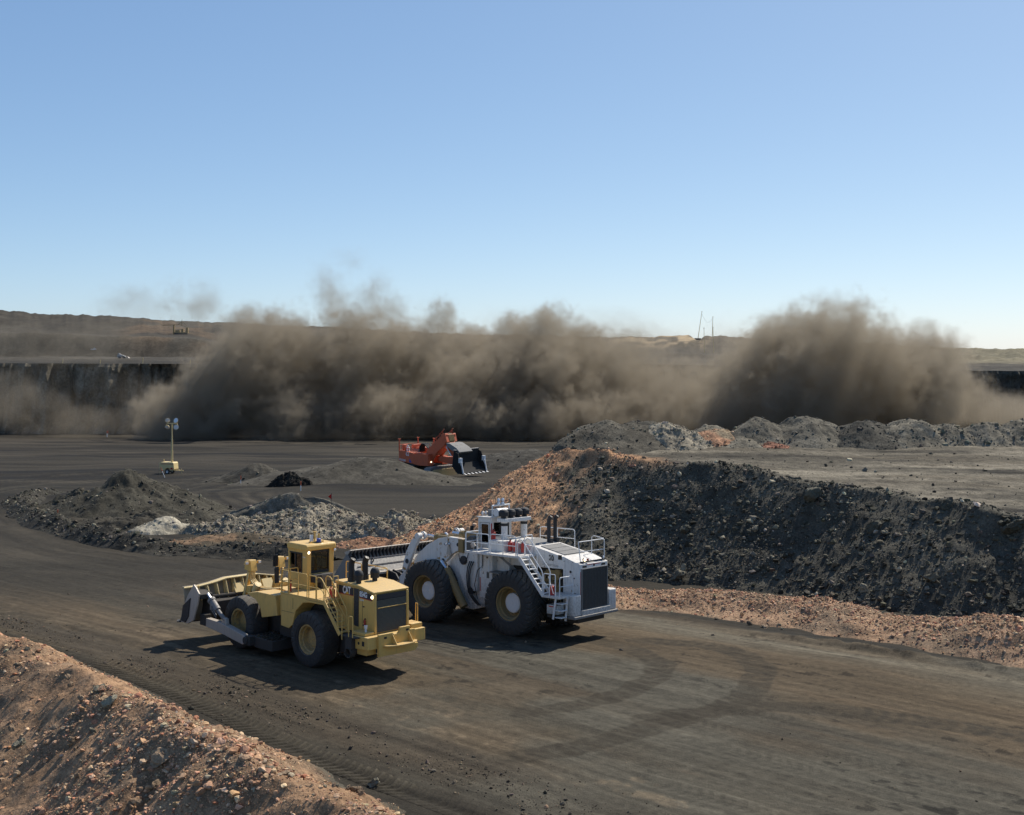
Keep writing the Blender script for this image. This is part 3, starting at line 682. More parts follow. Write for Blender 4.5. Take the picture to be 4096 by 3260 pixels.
def berm(name, label, path, hs, hw, colA, pal, stones, seed, smax=.35, smin=.05, cat='berm', tint=None, asym=1.0, hump=0.0, sharp=1.0):
    """loose windrow along a plan path"""
    path = np.array(path, float); seg = np.hypot(*np.diff(path, axis=0).T); acc = np.concatenate([[0], np.cumsum(seg)]); L = acc[-1]
    def P(s):
        x = np.interp(s, acc, path[:, 0]); y = np.interp(s, acc, path[:, 1]); e = 1.0
        tx = np.interp(s + e, acc, path[:, 0]) - np.interp(s - e, acc, path[:, 0]); ty = np.interp(s + e, acc, path[:, 1]) - np.interp(s - e, acc, path[:, 1])
        l = np.hypot(tx, ty) + 1e-9; return x, y, -ty / l, tx / l
    def place(s, d):
        x, y, nx, ny = P(s); X = x + nx * d; Y = y + ny * d
        h = np.interp(s, acc, hs) * (1 + hump * vnoise(s / 7.5, s * 0, seed + 2)) * sst(0, 2, s) * sst(L, L - 2, s)
        q = np.clip(np.abs(d) / (hw * np.where(d > 0, 1, asym)) * (1 + .15 * vnoise(s / 2.2, np.sign(d), seed + 3)), 0, 1.3)
        pr = np.clip(1 - q, 0, 1) ** sharp
        z = surf(X, Y) + h * (pr - .12 * np.exp(-(q / .2) ** 2)) + .12 * fbm(X, Y, .8, 4, seed + 4) * sst(1.15, .8, q) + .2 * fbm(X, Y, 3, 2, seed + 5) * sst(1, .5, q) - .25 * sst(.95, 1.2, q)
        return X, Y, z
    s = np.arange(0, L, .16); d = np.linspace(-hw * asym * 1.2, hw * 1.2, 46)
    Sg, Dg = np.meshgrid(s, d, indexing='ij'); X, Y, Z = place(Sg, Dg)
    n1 = fbm(X, Y, 1.4, 4, seed + 6)[..., None]; c = np.array(colA) * (1 + .3 * n1)
    if tint is not None:
        tn = sst(-.1, .5, fbm(X, Y, 2.6, 3, seed + 8))[..., None] * .8; c = c * (1 - tn) + np.array(tint) * tn
    o = np_mesh(name, np.stack([X, Y, Z], -1).reshape(-1, 3), grid_faces(*X.shape), M['heap'], None, np.clip(c, .01, .6).reshape(-1, 3))
    tag(o, label, cat)
    ss = rng.uniform(0, L, stones); dd = rng.normal(0, .5, stones) * hw; dd = np.clip(dd, -hw * asym * 1.15, hw * 1.15)
    sx, sy, sz = place(ss, dd); r = np.clip(rng.pareto(2.5, stones) * smax * .22 + smin, smin, smax)
    st = rubble('rubble', np.stack([sx, sy, sz + r * .1], -1), r, pick(pal, stones), o); st['kind'] = 'stuff'
    return place, L

def gp(*pts): return [ray_ground(*p)[:2] for p in pts]
BRM, BRL = berm('rubble_berm', 'red and tan shale berm along the foot of the dump', gp((2050, 2345), (2440, 2405), (2750, 2418), (3000, 2448), (3300, 2482), (3600, 2530), (3900, 2575), (4096, 2610), (4400, 2690), (4800, 2800), (5700, 3060)),
     [.5, 1.2, 1.4, 1.4, 1.5, 1.75, 2.2, 2.2, 2.2, 2.2, 2.0], 3.6, (.265, .185, .135), PAL_RED, 46000, 500, .16, .02, tint=(.2, .155, .12), hump=.4)
berm('coal_windrow', 'dark curved windrow edging the bend of the haul road', gp((1330, 2245), (1000, 2222), (700, 2212), (520, 2188), (350, 2152), (200, 2105), (110, 2055), (78, 2015), (120, 1985), (220, 1965)),
     [1.0, 1.15, 1.1, 1.2, 1.2, 1.3, 1.4, 1.3, 1.0, .5], 2.3, (.04, .04, .038), PAL_DARK, 5000, 520, .35, .05, cat='windrow', hump=.3)

# near berm in the bottom left corner
def crest_z(s): return np.interp(s, [-110, -60, -42, -30, -22, 0], [3.2, 2.95, 2.35, 2.1, 1.95, 1.8]) + .18 * vnoise(s / 3.1, s * 0, 540) + .22 * np.exp(-((s + 35) / 3.2) ** 2)
def nberm(s, d):
    """d > 0 towards the road"""
    w = .5 * fbm(s, d, 4, 3, 541)
    X, Y = from_st(s, CREST_T + d + w - .9 * sst(-46, -30, s))
    dr = np.sqrt((d) ** 2 + .25) - .5
    rib = fbm(s - .25 * d, d / 7, 1.2, 3, 543)
    gully = np.exp(-((s + 37.6 + .35 * d) / .7) ** 2) * sst(-.5, -2, d)
    Z = crest_z(s) - np.where(d > 0, .58, .73) * dr + (.26 * rib * sst(0, 1.5, -d)) + .15 * fbm(X, Y, 1.0, 5, 544) + .12 * fbm(X, Y, 3.5, 2, 545) - .55 * gully
    Z = np.where(d > 4.6, Z - (d - 4.6) * .6, Z)
    return X, Y, Z
sv = np.concatenate([np.arange(-120, -62, .3), np.arange(-62, -10, .075)]); dv = np.concatenate([np.linspace(-15, -8, 20), np.linspace(-8, 5.6, 150)[1:]])
Sg, Dg = np.meshgrid(sv, dv, indexing='ij'); X, Y, Z = nberm(Sg, Dg)
n1 = fbm(X, Y, 1.7, 4, 546)[..., None]; n2 = sst(-.2, .6, fbm(Sg - .25 * Dg, Dg / 5, 1.1, 4, 547))[..., None]
c = np.array([.255, .172, .118]) * (1 + .3 * n1); c = c * (1 - .6 * n2) + np.array([.155, .125, .10]) * .6 * n2
foot = sst(2.6, 4.2, Dg + .6 * n1[..., 0])[..., None]; c = c * (1 - foot) + np.array([.07, .068, .06]) * foot
NB = np_mesh('shale_berm', np.stack([X, Y, Z], -1).reshape(-1, 3), grid_faces(*X.shape), M['heap'], None, np.clip(c, .01, .6).reshape(-1, 3))
tag(NB, 'near berm of reddish shale rubble in the bottom corner', 'berm')
n = 170000
s = rng.uniform(-66, -14, n); d = rng.uniform(-9.5, 4.5, n)
cl = fbm(s - .25 * d, d / 3, 1.8, 3, 549) + 1.3 * np.exp(-((s + 34) / 3.4) ** 2 - ((d + .8) / 2.6) ** 2) + .35 * np.exp(-(d / 1.2) ** 2)
ok = rng.random(n) < np.clip(.6 + .5 * cl, .12, 1); s, d, cl = s[ok], d[ok], cl[ok]; n = len(s)
X, Y, Z = nberm(s, d); size = np.clip(rng.pareto(2.8, n) * .026 + .012, .012, .16) * np.clip(.8 + .45 * cl, .6, 1.6)
big = size > .06; colr = pick(PAL_RED, n)
for sel, lv in ((big, 1), (~big, 0)):
    st = rubble('rubble', np.stack([X, Y, Z + size * .12], -1)[sel], size[sel], colr[sel], NB, sub=lv); st['kind'] = 'stuff'

# loose gravel on the road verge
n = 13000
s = rng.uniform(-75, -12, n); t = 32.3 + rng.normal(0, 1.0, n) + .4 * vnoise(s / 6, s * 0, 560)
k = rng.random(n) < .12; t = np.where(k, rng.uniform(26, 60, n), t); s = np.where(k, rng.uniform(-80, 15, n), s)
ok = rng.random(n) < np.clip(.55 + .7 * fbm(s, t, 3, 3, 561), .05, 1); s, t = s[ok], t[ok]; n = len(s)
X, Y = from_st(s, t); size = np.clip(rng.pareto(3, n) * .03 + .018, .018, .14)
tag(rubble('gravel', np.stack([X, Y, ground_h(X, Y) + size * .2], -1), size, pick([(.07, .066, .06, 4), (.14, .12, .1, 3), (.22, .17, .13, 1)], n)), 'small loose stones along the road verge', 'gravel', None, 'stuff')

# ================================================================== MACHINES
def frame(rear, front, off, slope):
    """world matrix of a machine from the near-side contact points of its rear and front wheel"""
    r = Vector((*rear, float(gz0(rear[1])))); f = Vector((*front, float(gz0(front[1])))); x = (f - r).normalized()
    n = Vector((0, slope, 1)); n = (n - x * n.dot(x)).normalized(); y = n.cross(x); o = (r + f) / 2 - y * off
    return Matrix(((x.x, y.x, n.x, o.x), (x.y, y.y, n.y, o.y), (x.z, y.z, n.z, o.z), (0, 0, 0, 1)))

WHEELS = {}
def wheel(parent, key, x, y, zc, R, Wd, rim_r, style, mats):
    """wheel > tyre, rim, hub; the outer face looks along the sign of y"""
    s = 1 if y > 0 else -1
    w = empty('wheel'); w.parent = parent; w.location = (x, y, zc)
    if s < 0: w.rotation_euler = (0, 0, math.pi)
    if key in WHEELS:
        for ch in WHEELS[key].children: c = ch.copy(); COL.objects.link(c); c.parent = w
        w.rotation_euler.y = .37 * (len(COL.objects) % 5); return w
    WHEELS[key] = w
    h = Wd / 2; b = R - (.115 if style == 'bar' else .10)
    prof = [(-h * .62, rim_r), (-h * .93, rim_r + .06), (-h, rim_r + (b - rim_r) * .45), (-h * .97, b - .16), (-h * .86, b - .04), (-h * .6, b), (0, b + .015), (h * .6, b), (h * .86, b - .04), (h * .97, b - .16), (h, rim_r + (b - rim_r) * .45), (h * .93, rim_r + .06), (h * .62, rim_r)]
    m = MB().lathe(prof, (0, 0, 0), (0, 1, 0), 96)
    nl = 26 if style == 'bar' else 30
    for sd in (-1, 1):
        for k in range(nl):
            a0 = 2 * math.pi * (k + (.5 if sd > 0 else 0)) / nl; sk = .20 if style == 'bar' else .28; dw = math.pi / nl * (1.22 if style == 'bar' else .95)
            st = [(.0, R, 0), (.3, R, sk * .35), (.62, R - .01, sk * .75), (.86, R - .05, sk), (.99, R - .17, sk * 1.05), (1.015, R - .34, sk * 1.07)]
            vs = []
            for q, rr, da in st:
                for ri, wd in ((rr - .19, 1.0), (rr, .80)):
                    for e in (-1, 1):
                        a = a0 + da + e * dw * wd * (1 if q < .9 else .8); vs.append((rr_c(ri, a), q * h * sd, rs_c(ri, a)))
            fs = []
            for i in range(len(st) - 1):
                o = i * 4; n_ = o + 4
                fs += [(o, n_, n_ + 1, o + 1), (o + 2, o + 3, n_ + 3, n_ + 2), (o, o + 2, n_ + 2, n_), (o + 1, n_ + 1, n_ + 3, o + 3)]
            fs += [(0, 1, 3, 2), (len(vs) - 4, len(vs) - 2, len(vs) - 1, len(vs) - 3)]
            m.add(vs, fs)
    m.build('tyre', M['rubber'], w, smooth=35)
    r = MB()
    r.lathe([(h * .55, rim_r + .03), (h * .80, rim_r + .045), (h * .83, rim_r + .0), (h * .80, rim_r - .05), (h * .55, rim_r - .07), (h * .50, rim_r - .12), (h * .1, rim_r - .16), (h * .02, rim_r * .70), (h * .0, .02)], (0, 0, 0), (0, 1, 0), 64)
    for k in range(24):
        a = 2 * math.pi * k / 24; r.cyl((math.cos(a) * rim_r * .76, h * .03, math.sin(a) * rim_r * .76), (math.cos(a) * rim_r * .76, h * .10, math.sin(a) * rim_r * .76), .024, 6)
    r.lathe([(-h * .55, rim_r + .03), (-h * .80, rim_r + .045), (-h * .80, rim_r - .05), (-h * .2, rim_r - .1), (-h * .2, .05)], (0, 0, 0), (0, 1, 0), 48)
    r.build('rim', M[mats[0]], w)
    hb = MB(); hr = rim_r * mats[2]
    hb.lathe([(h * .02, hr * 1.02), (h * mats[3], hr), (h * mats[3] + .03, hr * .93), (h * mats[3] + .035, .1), (h * mats[3] + .06, .06), (h * mats[3] + .06, .001)], (0, 0, 0), (0, 1, 0), 48)
    for k in range(20):
        a = 2 * math.pi * k / 20; q = hr * .86; hb.cyl((math.cos(a) * q, h * mats[3] + .02, math.sin(a) * q), (math.cos(a) * q, h * mats[3] + .055, math.sin(a) * q), .018, 6)
    hb.build('hub', M[mats[1]], w)
    return w
def rr_c(r, a): return r * math.cos(a)
def rs_c(r, a): return r * math.sin(a)

def rail(parent, pts, posts, r=.028, mat='yellow_clean', mid=True, name='handrail'):
    """top rail along pts with the ends bent down to the deck, mid rail and posts (posts: list of (x,y,z0,z1))"""
    m = MB(); m.tube(pts, r, 8)
    for p in posts: m.tube([(p[0], p[1], p[2]), (p[0], p[1], p[3])], r, 8)
    if mid:
        for a, b in mid: m.tube([a, b], r * .8, 8)
    return m.build(name, M[mat], parent)

def panel_rail(parent, a, b, z0, z1, n=2, **kw):
    """rounded rail panel between plan points a and b"""
    (x0, y0), (x1, y1) = a, b; f = .06
    L = lambda t: (x0 + (x1 - x0) * t, y0 + (y1 - y0) * t)
    pts = [(x0, y0, z0), (x0, y0, z1 - .12), (*L(f * .35), z1 - .03), (*L(f), z1), (*L(1 - f), z1), (*L(1 - f * .35), z1 - .03), (x1, y1, z1 - .12), (x1, y1, z0)]
    posts = [(*L(k / n), z0, z1) for k in range(1, n)]
    zm = (z0 + z1) / 2 + .03
    return rail(parent, pts, posts, mid=[((x0, y0, zm), (x1, y1, zm))], **kw)

def stair(parent, x0, z0, x1, z1, ya, yb, n, mat, treadmat):
    m = MB()
    for y in (ya, yb): m.bar((x0, y, z0), (x1, y, z1), .035, .22)
    m.build('stringers', M[mat], parent)
    m = MB()
    for k in range(n):
        t = (k + .5) / n; x, z = x0 + (x1 - x0) * t, z0 + (z1 - z0) * t; m.box(x - .13, x + .13, min(ya, yb) + .03, max(ya, yb) - .03, z - .02, z + .02)
    m.build('treads', M[treadmat], parent)

def lamp(parent, p, d, r, mat='yellow_clean', glass='lens', box=False):
    p = Vector(p); d = Vector(d).normalized(); m = MB()
    if box:
        u, w = tri_basis(d); m.bar(p - d * .12, p, r * 2, r * 1.5)
        o = m.build('headlight', M[mat], parent, .01); g = MB().bar(p, p + d * .012, r * 1.7, r * 1.2); g.build('lamp_glass', M[glass], o)
    else:
        m.lathe([(-.13, .02), (-.12, r * .7), (-.02, r), (0, r), (0, r * .9)], p, d, 20)
        o = m.build('headlight', M[mat], parent); g = MB().lathe([(-.005, r * .9), (.02, r * .5), (.025, .001)], p, d, 20); g.build('lamp_glass', M[glass], o)
    return o

def extinguisher(parent, x, y, z, h=.5, r=.09):
    m = MB().lathe([(0, .001), (0, r), (h * .78, r), (h * .9, r * .45), (h, r * .4), (h, .001)], (x, y, z), (0, 0, 1), 16)
    o = m.build('fire_extinguisher', M['red'], parent)
    MB().box(x - .03, x + .03, y - .1, y + .02, z + h, z + h + .05).tube([(x, y, z + h), (x + .1, y, z + h * .8), (x + .1, y, z + h * .35)], .012, 6).build('valve', M['black'], o)

# ---------------------------------------------------------------- yellow wheel dozer
def build_dozer():
    R = empty('wheel_dozer', mat=frame((-10.35, 60.2), (-14.76, 64.4), 2.15, .03))
    tag(R, 'yellow wheel dozer with a wide raised blade and black exhaust stacks', 'wheel dozer')
    Y, YC = M['yellow'], M['yellow_clean']
    for x in (-3.045, 3.045):
        for y in (1.58, -1.58): wheel(R, 'dz', x, y, 1.36, 1.40, 1.14, .72, 'bar', ('ochre' if 0 else 'yellow', 'yellow', .62, .12))
    # frames
    m = MB(); m.prism([(-6.5, 1.15), (-6.5, 2.0), (-.35, 2.1), (-.1, 1.7), (-.1, .8), (-1.2, .62), (-4.2, .7)], -.95, .95)
    m.box(-3.35, -2.75, -1.2, 1.2, 1.0, 1.75); m.build('rear_frame', M['mud'], R, .03)
    m = MB(); m.prism([(-.1, .85), (-.1, 1.75), (.5, 2.2), (3.6, 2.2), (4.3, 1.5), (4.2, .9), (2.5, .72)], -.78, .78)
    m.box(2.75, 3.35, -1.2, 1.2, 1.0, 1.75); m.cyl((-.1, 0, .6), (-.1, 0, 2.3), .22); m.build('front_frame', M['mud'], R, .03)
    m = MB()
    for s in (1, -1):
        m.prism([(-.6, .42), (-.6, .95), (1.3, 1.0), (1.45, .85), (1.45, .52), (.9, .42)], s * .95, s * 2.45)
        m.prism([(-.2, .4), (-.75, .8), (-.75, 1.75), (.35, 1.75), (.35, .8)], s * .8, s * 1.3)
    TB = m.build('trunnion_beam', M['mud'], R, .03)
    for s in (1, -1):
        k = 420; P_ = np.stack([rng.uniform(-.6, 1.3, k), s * rng.uniform(.95, 2.4, k), rng.uniform(.93, 1.0, k)], -1); rubble('caked_mud', P_, rng.uniform(.03, .13, k), pick([(.06, .052, .043, 1), (.04, .035, .03, 1)], k), TB)['kind'] = 'stuff'
    # rear side panels and deck
    sp = [(-.87, 3.42), (-.87, 1.78), (-1.55, 1.72), (-1.88, 1.95), (-2.1, 2.66), (-2.72, 3.16), (-3.3, 3.24), (-4.45, 3.26), (-4.45, 3.42)]
    for s in (1, -1):
        MB().prism(sp, s * 1.12, s * 2.12).build('side_panel', Y, R, .025)
    m = MB().box(-.95, -.82, -2.12, 2.12, 2.3, 3.42).box(-1.1, -.05, -1.1, 1.1, 1.7, 3.42); m.build('front_bulkhead', Y, R, .02)
    MB().box(-4.47, -.83, -2.14, 2.14, 3.423, 3.5).build('deck', Y, R, .012)
    MB().box(-4.35, -.95, -1.06, 1.06, 2.1, 3.41).build('engine_bay', M['mud'], R)
    # hood
    hp = [(-4.1, 2.0), (-4.1, 4.22), (-5.9, 4.16), (-6.93, 3.96), (-7.0, 2.02)]
    H = MB().prism(hp, -1.1, 1.1).build('hood', YC, R, .03)
    rp = [(-4.05, 4.225), (-4.05, 4.36), (-5.93, 4.30), (-7.08, 4.08), (-7.08, 3.985), (-5.93, 4.175)]
    MB().prism(rp, -1.14, 1.14).build('hood_roof', Y, H, .03)
    # grille: dark core behind thin slats, posts left by the hood
    MB().box(-7.015, -6.99, -.97, .97, 2.1, 3.9).build('radiator_core', M['black'], R)
    m = MB(); nz = 27
    for k in range(nz):
        z = 2.12 + (3.62 - 2.12) * k / (nz - 1); m.prism([(-7.09, z), (-7.085, z + .014), (-7.02, z + .03), (-7.02, z + .018)], -.97, .97)
    m.box(-7.08, -7.02, -.985, -.965, 2.06, 3.93).box(-7.08, -7.02, .965, .985, 2.06, 3.93)
    m.build('radiator_grille', M['slat'], R, smooth=0)
    MB().box(-7.085, -7.017, -.96, .96, 3.68, 3.93).build('grille_header', M['dark_steel'], R, .01)
    MB().tube([(-7.02, .9, 3.3), (-7.12, .88, 3.3), (-7.12, -.94, 3.3), (-7.02, -.96, 3.3)], .022, 8).build('grille_bar', Y, R)
    for y0, y1 in ((.97, 1.1), (-1.1, -.97)): MB().prism([(-6.95, 2.02), (-6.95, 3.97), (-7.10, 3.97), (-7.16, 2.02)], y0, y1).build('grille_post', YC, R, .015)
    # trade dress: dark band, red line, lettering, louvre
    for s in (1, -1):
        y0, y1 = (1.101, 1.106) if s > 0 else (-1.106, -1.101)
        MB().prism([(-4.14, 4.16), (-4.14, 3.74), (-5.50, 3.72), (-5.50, 4.12)], y0, y1).prism([(-5.95, 4.10), (-5.95, 3.71), (-6.92, 3.64), (-6.88, 3.95)], y0, y1).build('side_band', M['dark_steel'], H, smooth=0)
        yr = (1.107, 1.110) if s > 0 else (-1.110, -1.107)
        MB().prism([(-4.14, 3.775), (-4.14, 3.735), (-5.50, 3.715), (-5.50, 3.755)], *yr).prism([(-5.95, 3.745), (-5.95, 3.705), (-6.92, 3.635), (-6.92, 3.675)], *yr).build('red_stripe', M['red'], H, smooth=0)
        MB().prism([(-5.53, 4.13), (-5.53, 2.35), (-5.62, 2.28), (-5.92, 2.28), (-5.92, 4.12)], *((1.101, 1.104) if s > 0 else (-1.104, -1.101))).build('louvre_panel', M['black'], H, smooth=0)
        m = MB()
        for k in range(34):
            z = 2.33 + k * .053; m.bar((-5.56, s * 1.108, z), (-5.90, s * 1.108, z), .012, .014)
        m.build('louvre', M['grey_panel'], H, smooth=0)
    text('lettering', 'CAT', .50, M['white_mark'], H, (-4.66, 1.107, 3.79), bold=.018, sx=.62)
    MB().prism([(-4.86, 3.77), (-5.20, 3.76), (-5.03, 3.90)], 1.112, 1.118).build('yellow_triangle', M['yellow_mark'], H, smooth=0)
    text('lettering', '854G', .36, M['white_mark'], H, (-5.98, 1.107, 3.775), (-1, 0, -.02), bold=.014, sx=.72)
    text('serial_number', 'G12000', .12, M['white_mark'], H, (-5.98, 1.104, 3.56), sx=.8)
    text('serial_number', 'G12000', .10, M['white_mark'], R, (-.98, .867, 5.12), sx=.8)
    # counterweight and hitch
    m = MB().prism([(-6.42, 1.42), (-6.42, 2.04), (-7.5, 2.05), (-7.52, 1.45)], -1.86, 1.86)
    m.box(-7.15, -6.15, 1.12, 1.72, 2.05, 2.2).box(-7.3, -6.5, -1.84, -1.12, 2.052, 2.28).box(-7.25, -6.55, 1.1, 1.72, 1.14, 1.42)
    m.build('counterweight', YC, R, .025)
    m = MB().prism([(1.27, 1.08), (1.27, 2.14), (.42, 2.14), (.30, 2.05), (.02, 2.05), (-.05, 2.14), (-.1, 2.32), (-.72, 2.32), (-.72, 2.14), (-1.05, 2.12), (-1.05, 1.42), (-1.25, 1.42), (-1.25, 1.2), (-1.05, 1.05)], -7.66, -7.525, 0)
    m.build('tow_plate', YC, R, .012)
    m = MB(); c = [(-7.66, 1.0), (-7.66, -1.12)] + [(-7.66 - .45 * math.sin(a), -.06 - 1.06 * math.cos(a)) for a in np.linspace(.12, math.pi - .12, 18)]
    m.prism(c, 1.53, 1.59, 2)
    for y in (.42, -.62): m.prism([(-7.665, 1.59), (-7.665, 2.08), (-8.02, 1.6)], y - .02, y + .02)
    m.build('hitch_shelf', Y, R, .01)
    for b_ in (MB().box(-7.668, -7.663, .78, .95, 1.9, 2.0), MB().box(-7.668, -7.663, -.62, -.45, 2.1, 2.2), MB().box(-7.28, -7.1, 1.861, 1.866, 1.62, 1.85), MB().cyl((-6.85, 1.861, 1.72), (-6.85, 1.868, 1.72), .07, 16)): b_.build('plate_opening', M['black'], R)
    # landing, stair, grab rails
    MB().box(-6.95, -5.55, 1.105, 2.12, 1.96, 2.02).build('landing', M['mud'], R, .01)
    MB().box(-6.6, -6.1, 1.85, 2.1, 1.4, 1.96).lathe([(-.16, .25), (.16, .25), (.16, .20), (-.16, .20), (-.16, .25)], (-6.35, 1.98, 1.22), (0, 1, 0), 24).build('boarding_step', M['mud'], R, .01)
    stair(R, -4.42, 3.46, -5.72, 2.0, 1.55, 2.12, 7, 'yellow', 'yellow')
    gr = MB()
    for y in (1.55, 2.12):
        gr.tube([(-3.85, y, 3.5), (-3.85, y, 4.45), (-3.95, y, 4.58), (-4.15, y, 4.58), (-4.3, y, 4.5), (-5.45, y, 3.22), (-5.52, y, 3.1), (-5.6, y, 2.2)], .028, 8)
        gr.tube([(-3.9, y, 4.05), (-4.3, y, 3.98), (-5.5, y, 2.66)], .022, 8); gr.tube([(-4.45, y, 4.32), (-4.45, y, 3.45)], .024, 8)
    gr.build('stair_rail', YC, R)
    gr = MB()
    gr.tube([(-5.9, 2.13, 1.8), (-5.9, 2.13, 3.05)], .026, 8)
    gr.tube([(-6.42, 2.13, 2.0), (-6.42, 2.13, 2.92), (-6.46, 2.13, 3.0), (-6.68, 2.13, 3.0), (-6.72, 2.13, 2.92), (-6.72, 2.13, 2.0)], .026, 8); gr.build('grab_rail', YC, R)
    MB().tube([(-6.75, -1.9, 2.0), (-6.75, -1.9, 3.15), (-6.9, -1.9, 3.15), (-6.9, -1.9, 2.0)], .026, 8).build('grab_rail', YC, R)
    panel_rail(R, (-1.55, 2.1), (-3.05, 2.1), 3.4, 4.62); panel_rail(R, (-3.2, 2.1), (-3.78, 2.1), 3.4, 4.6, n=1)
    panel_rail(R, (-.86, 2.08), (-1.45, 2.08), 3.4, 4.62, n=1); panel_rail(R, (-.86, 2.05), (-.86, 1.05), 3.4, 4.62, n=2)
    panel_rail(R, (-.9, -2.1), (-2.2, -2.1), 3.45, 4.62); panel_rail(R, (-2.4, -2.1), (-4.3, -2.1), 3.45, 4.62); panel_rail(R, (-4.35, -2.05), (-4.35, -1.2), 3.45, 4.62, n=1)
    panel_rail(R, (-4.4, 1.2), (-4.4, 1.5), 3.45, 4.6, n=1)
    for p in ((-1.1, 1.75), (-3.9, 1.25), (-4.2, 1.35), (-4.25, .9)): extinguisher(R, p[0], p[1], 3.5, .52, .1)
    # cab
    m = MB().box(-1.36, .28, -.86, .86, 3.5, 4.28)
    for x0, x1, y0, y1 in ((-1.37, -.97, .80, .865), (-1.38, -1.2, .60, .868), (-1.38, -1.2, -.868, -.60), (.16, .28, .78, .863), (.16, .28, -.863, -.78), (-1.37, -.97, -.865, -.80)): m.box(x0, x1, y0, y1, 4.28, 5.55)
    m.box(-1.36, .28, .74, .861, 5.36, 5.56).box(-1.36, .28, -.861, -.74, 5.36, 5.56)
    CB = m.build('cab', YC, R, .02)
    MB().prism([(-1.46, 5.5), (-1.46, 5.72), (-1.40, 5.82), (.18, 5.84), (.26, 5.78), (.28, 5.56), (.2, 5.52)], -.97, .97).build('cab_roof', YC, CB, .05)
    MB().box(-1.28, -1.26, -.6, .6, 4.33, 5.46).build('rear_window', M['glass'], CB)
    m = MB()
    for y0, y1, z0, z1 in ((-.62, -.55, 4.3, 5.5), (.55, .62, 4.3, 5.5), (-.55, .55, 5.38, 5.5), (-.55, .55, 4.3, 4.42)): m.box(-1.32, -1.24, y0, y1, z0, z1)
    m.build('window_frame', M['black'], CB)
    for s in (1, -1):
        MB().prism([(-.93, 4.36), (.12, 4.36), (.12, 5.32), (-.8, 5.32), (-.93, 5.2)], s * .815, s * .83).build('side_window', M['glass'], CB)
        MB().prism([(-.97, 4.28), (.16, 4.28), (.16, 4.37), (-.92, 4.37)], s * .82, s * .868).box(-.97, -.91, min(s * .82, s * .867), max(s * .82, s * .867), 4.37, 5.3).box(-.40, -.34, min(s * .82, s * .867), max(s * .82, s * .867), 4.37, 5.36).prism([(-.97, 5.2), (-.8, 5.3), (.16, 5.3), (.16, 5.37), (-.97, 5.37)], s * .82, s * .866).build('side_window_frame', M['black'], CB)
    MB().box(.2, .22, -.78, .78, 4.3, 5.45).build('windscreen', M['glass'], CB)
    m = MB().box(-.75, -.2, -.28, .28, 4.28, 4.5).prism([(-.85, 4.45), (-.72, 5.15), (-.62, 5.18), (-.66, 4.45)], -.26, .26).box(-.8, -.68, -.14, .14, 5.18, 5.36)
    m.tube([(-.1, 0, 4.2), (.02, 0, 4.75)], .03, 8).lathe([(-.02, .2), (.02, .2), (.02, .17), (-.02, .17), (-.02, .2)], (.0, 0, 4.78), (.5, 0, .85), 20)
    m.build('seat', M['seat'], CB, .04)
    MB().box(-1.75, -1.37, -.55, .62, 3.85, 4.26).box(-1.72, -1.37, -.5, .2, 3.55, 3.85).build('air_conditioner', M['dark_steel'], R, .02)
    MB().box(-1.78, -1.752, -.5, .2, 3.92, 4.2).build('air_conditioner_panel', M['grey_panel'], R)
    lamp(CB, (-1.50, .84, 5.42), (-1, 0, -.1), .09, 'yellow_clean', 'lit'); lamp(CB, (-1.50, -.86, 5.42), (-1, 0, -.1), .09, 'yellow_clean', 'lens')
    lamp(R, (-4.5, .95, 3.85), (-1, .2, 0), .085, 'yellow_clean', 'lit'); lamp(R, (-6.98, 1.12, 3.84), (-1, .6, 0), .10, 'black', 'lit'); lamp(R, (-7.0, -1.14, 3.84), (-1, -.6, 0), .10, 'black', 'lit')
    m = MB().box(-1.0, -.88, -.5, .4, 5.82, 5.9)
    m.build('roof_bar', YC, CB); MB().box(-.9, -.76, .12, .26, 5.85, 6.22).build('radio_box', M['white_rail'], CB, .01)
    MB().cyl((-.85, -.02, 5.84), (-.85, -.02, 6.35), .045, 10).cyl((-1.0, -.16, 5.84), (-1.0, -.16, 6.28), .045, 10).lathe([(0, .1), (.05, .1), (.06, .02)], (-.85, -.02, 6.35), (0, 0, 1), 14).build('mast_post', YC, CB)
    bc = MB().lathe([(0, .001), (0, .16), (.05, .16), (.05, .001)], (-1.15, -.05, 5.83), (0, 0, 1), 18).build('beacon', M['grey_panel'], CB)
    MB().lathe([(.05, .12), (.2, .12), (.23, .08), (.23, .001)], (-1.15, -.05, 5.83), (0, 0, 1), 18).build('beacon_lens', M['blue'], bc)
    for x, y, h in ((-.6, -.12, 1.35), (-.75, -.4, .85), (-1.2, -.85, .75)): MB().tube([(x, y, 5.82), (x, y, 5.82 + h)], .014, 6).build('antenna', M['black'], CB)
    m = MB().tube([(.2, .9, 5.6), (.75, 1.35, 5.55)], .02, 6).tube([(.75, 1.35, 5.58), (.75, 1.35, 4.5)], .025, 6).box(.70, .76, 1.2, 1.5, 4.55, 5.15); m.build('mirror', M['black'], CB)
    MB().tube([(-.8, 2.2, 4.62), (-.75, 2.3, 4.6)], .02, 6).prism([(2.18, 3.95), (2.42, 3.95), (2.45, 4.7), (2.35, 4.78), (2.2, 4.76)], -.78, -.72, 0).build('mirror', M['black'], R)
    # stacks and air cleaners
    for x, y in ((-4.85, .72), (-4.9, -.12)):
        m = MB().tube([(x, y, 4.3), (x, y, 4.55)], .19, 20).tube([(x, y, 4.5), (x, y, 5.05), (x, y, 5.2), (x - .06, y, 5.36), (x - .18, y, 5.5)], [.155, .155, .155, .155, .16], 20, caps=False)
        m.tube([(x - .15, y, 5.46), (x - .05, y, 5.33)], [.13, .12], 18); m.build('exhaust_stack', M['black'], R)
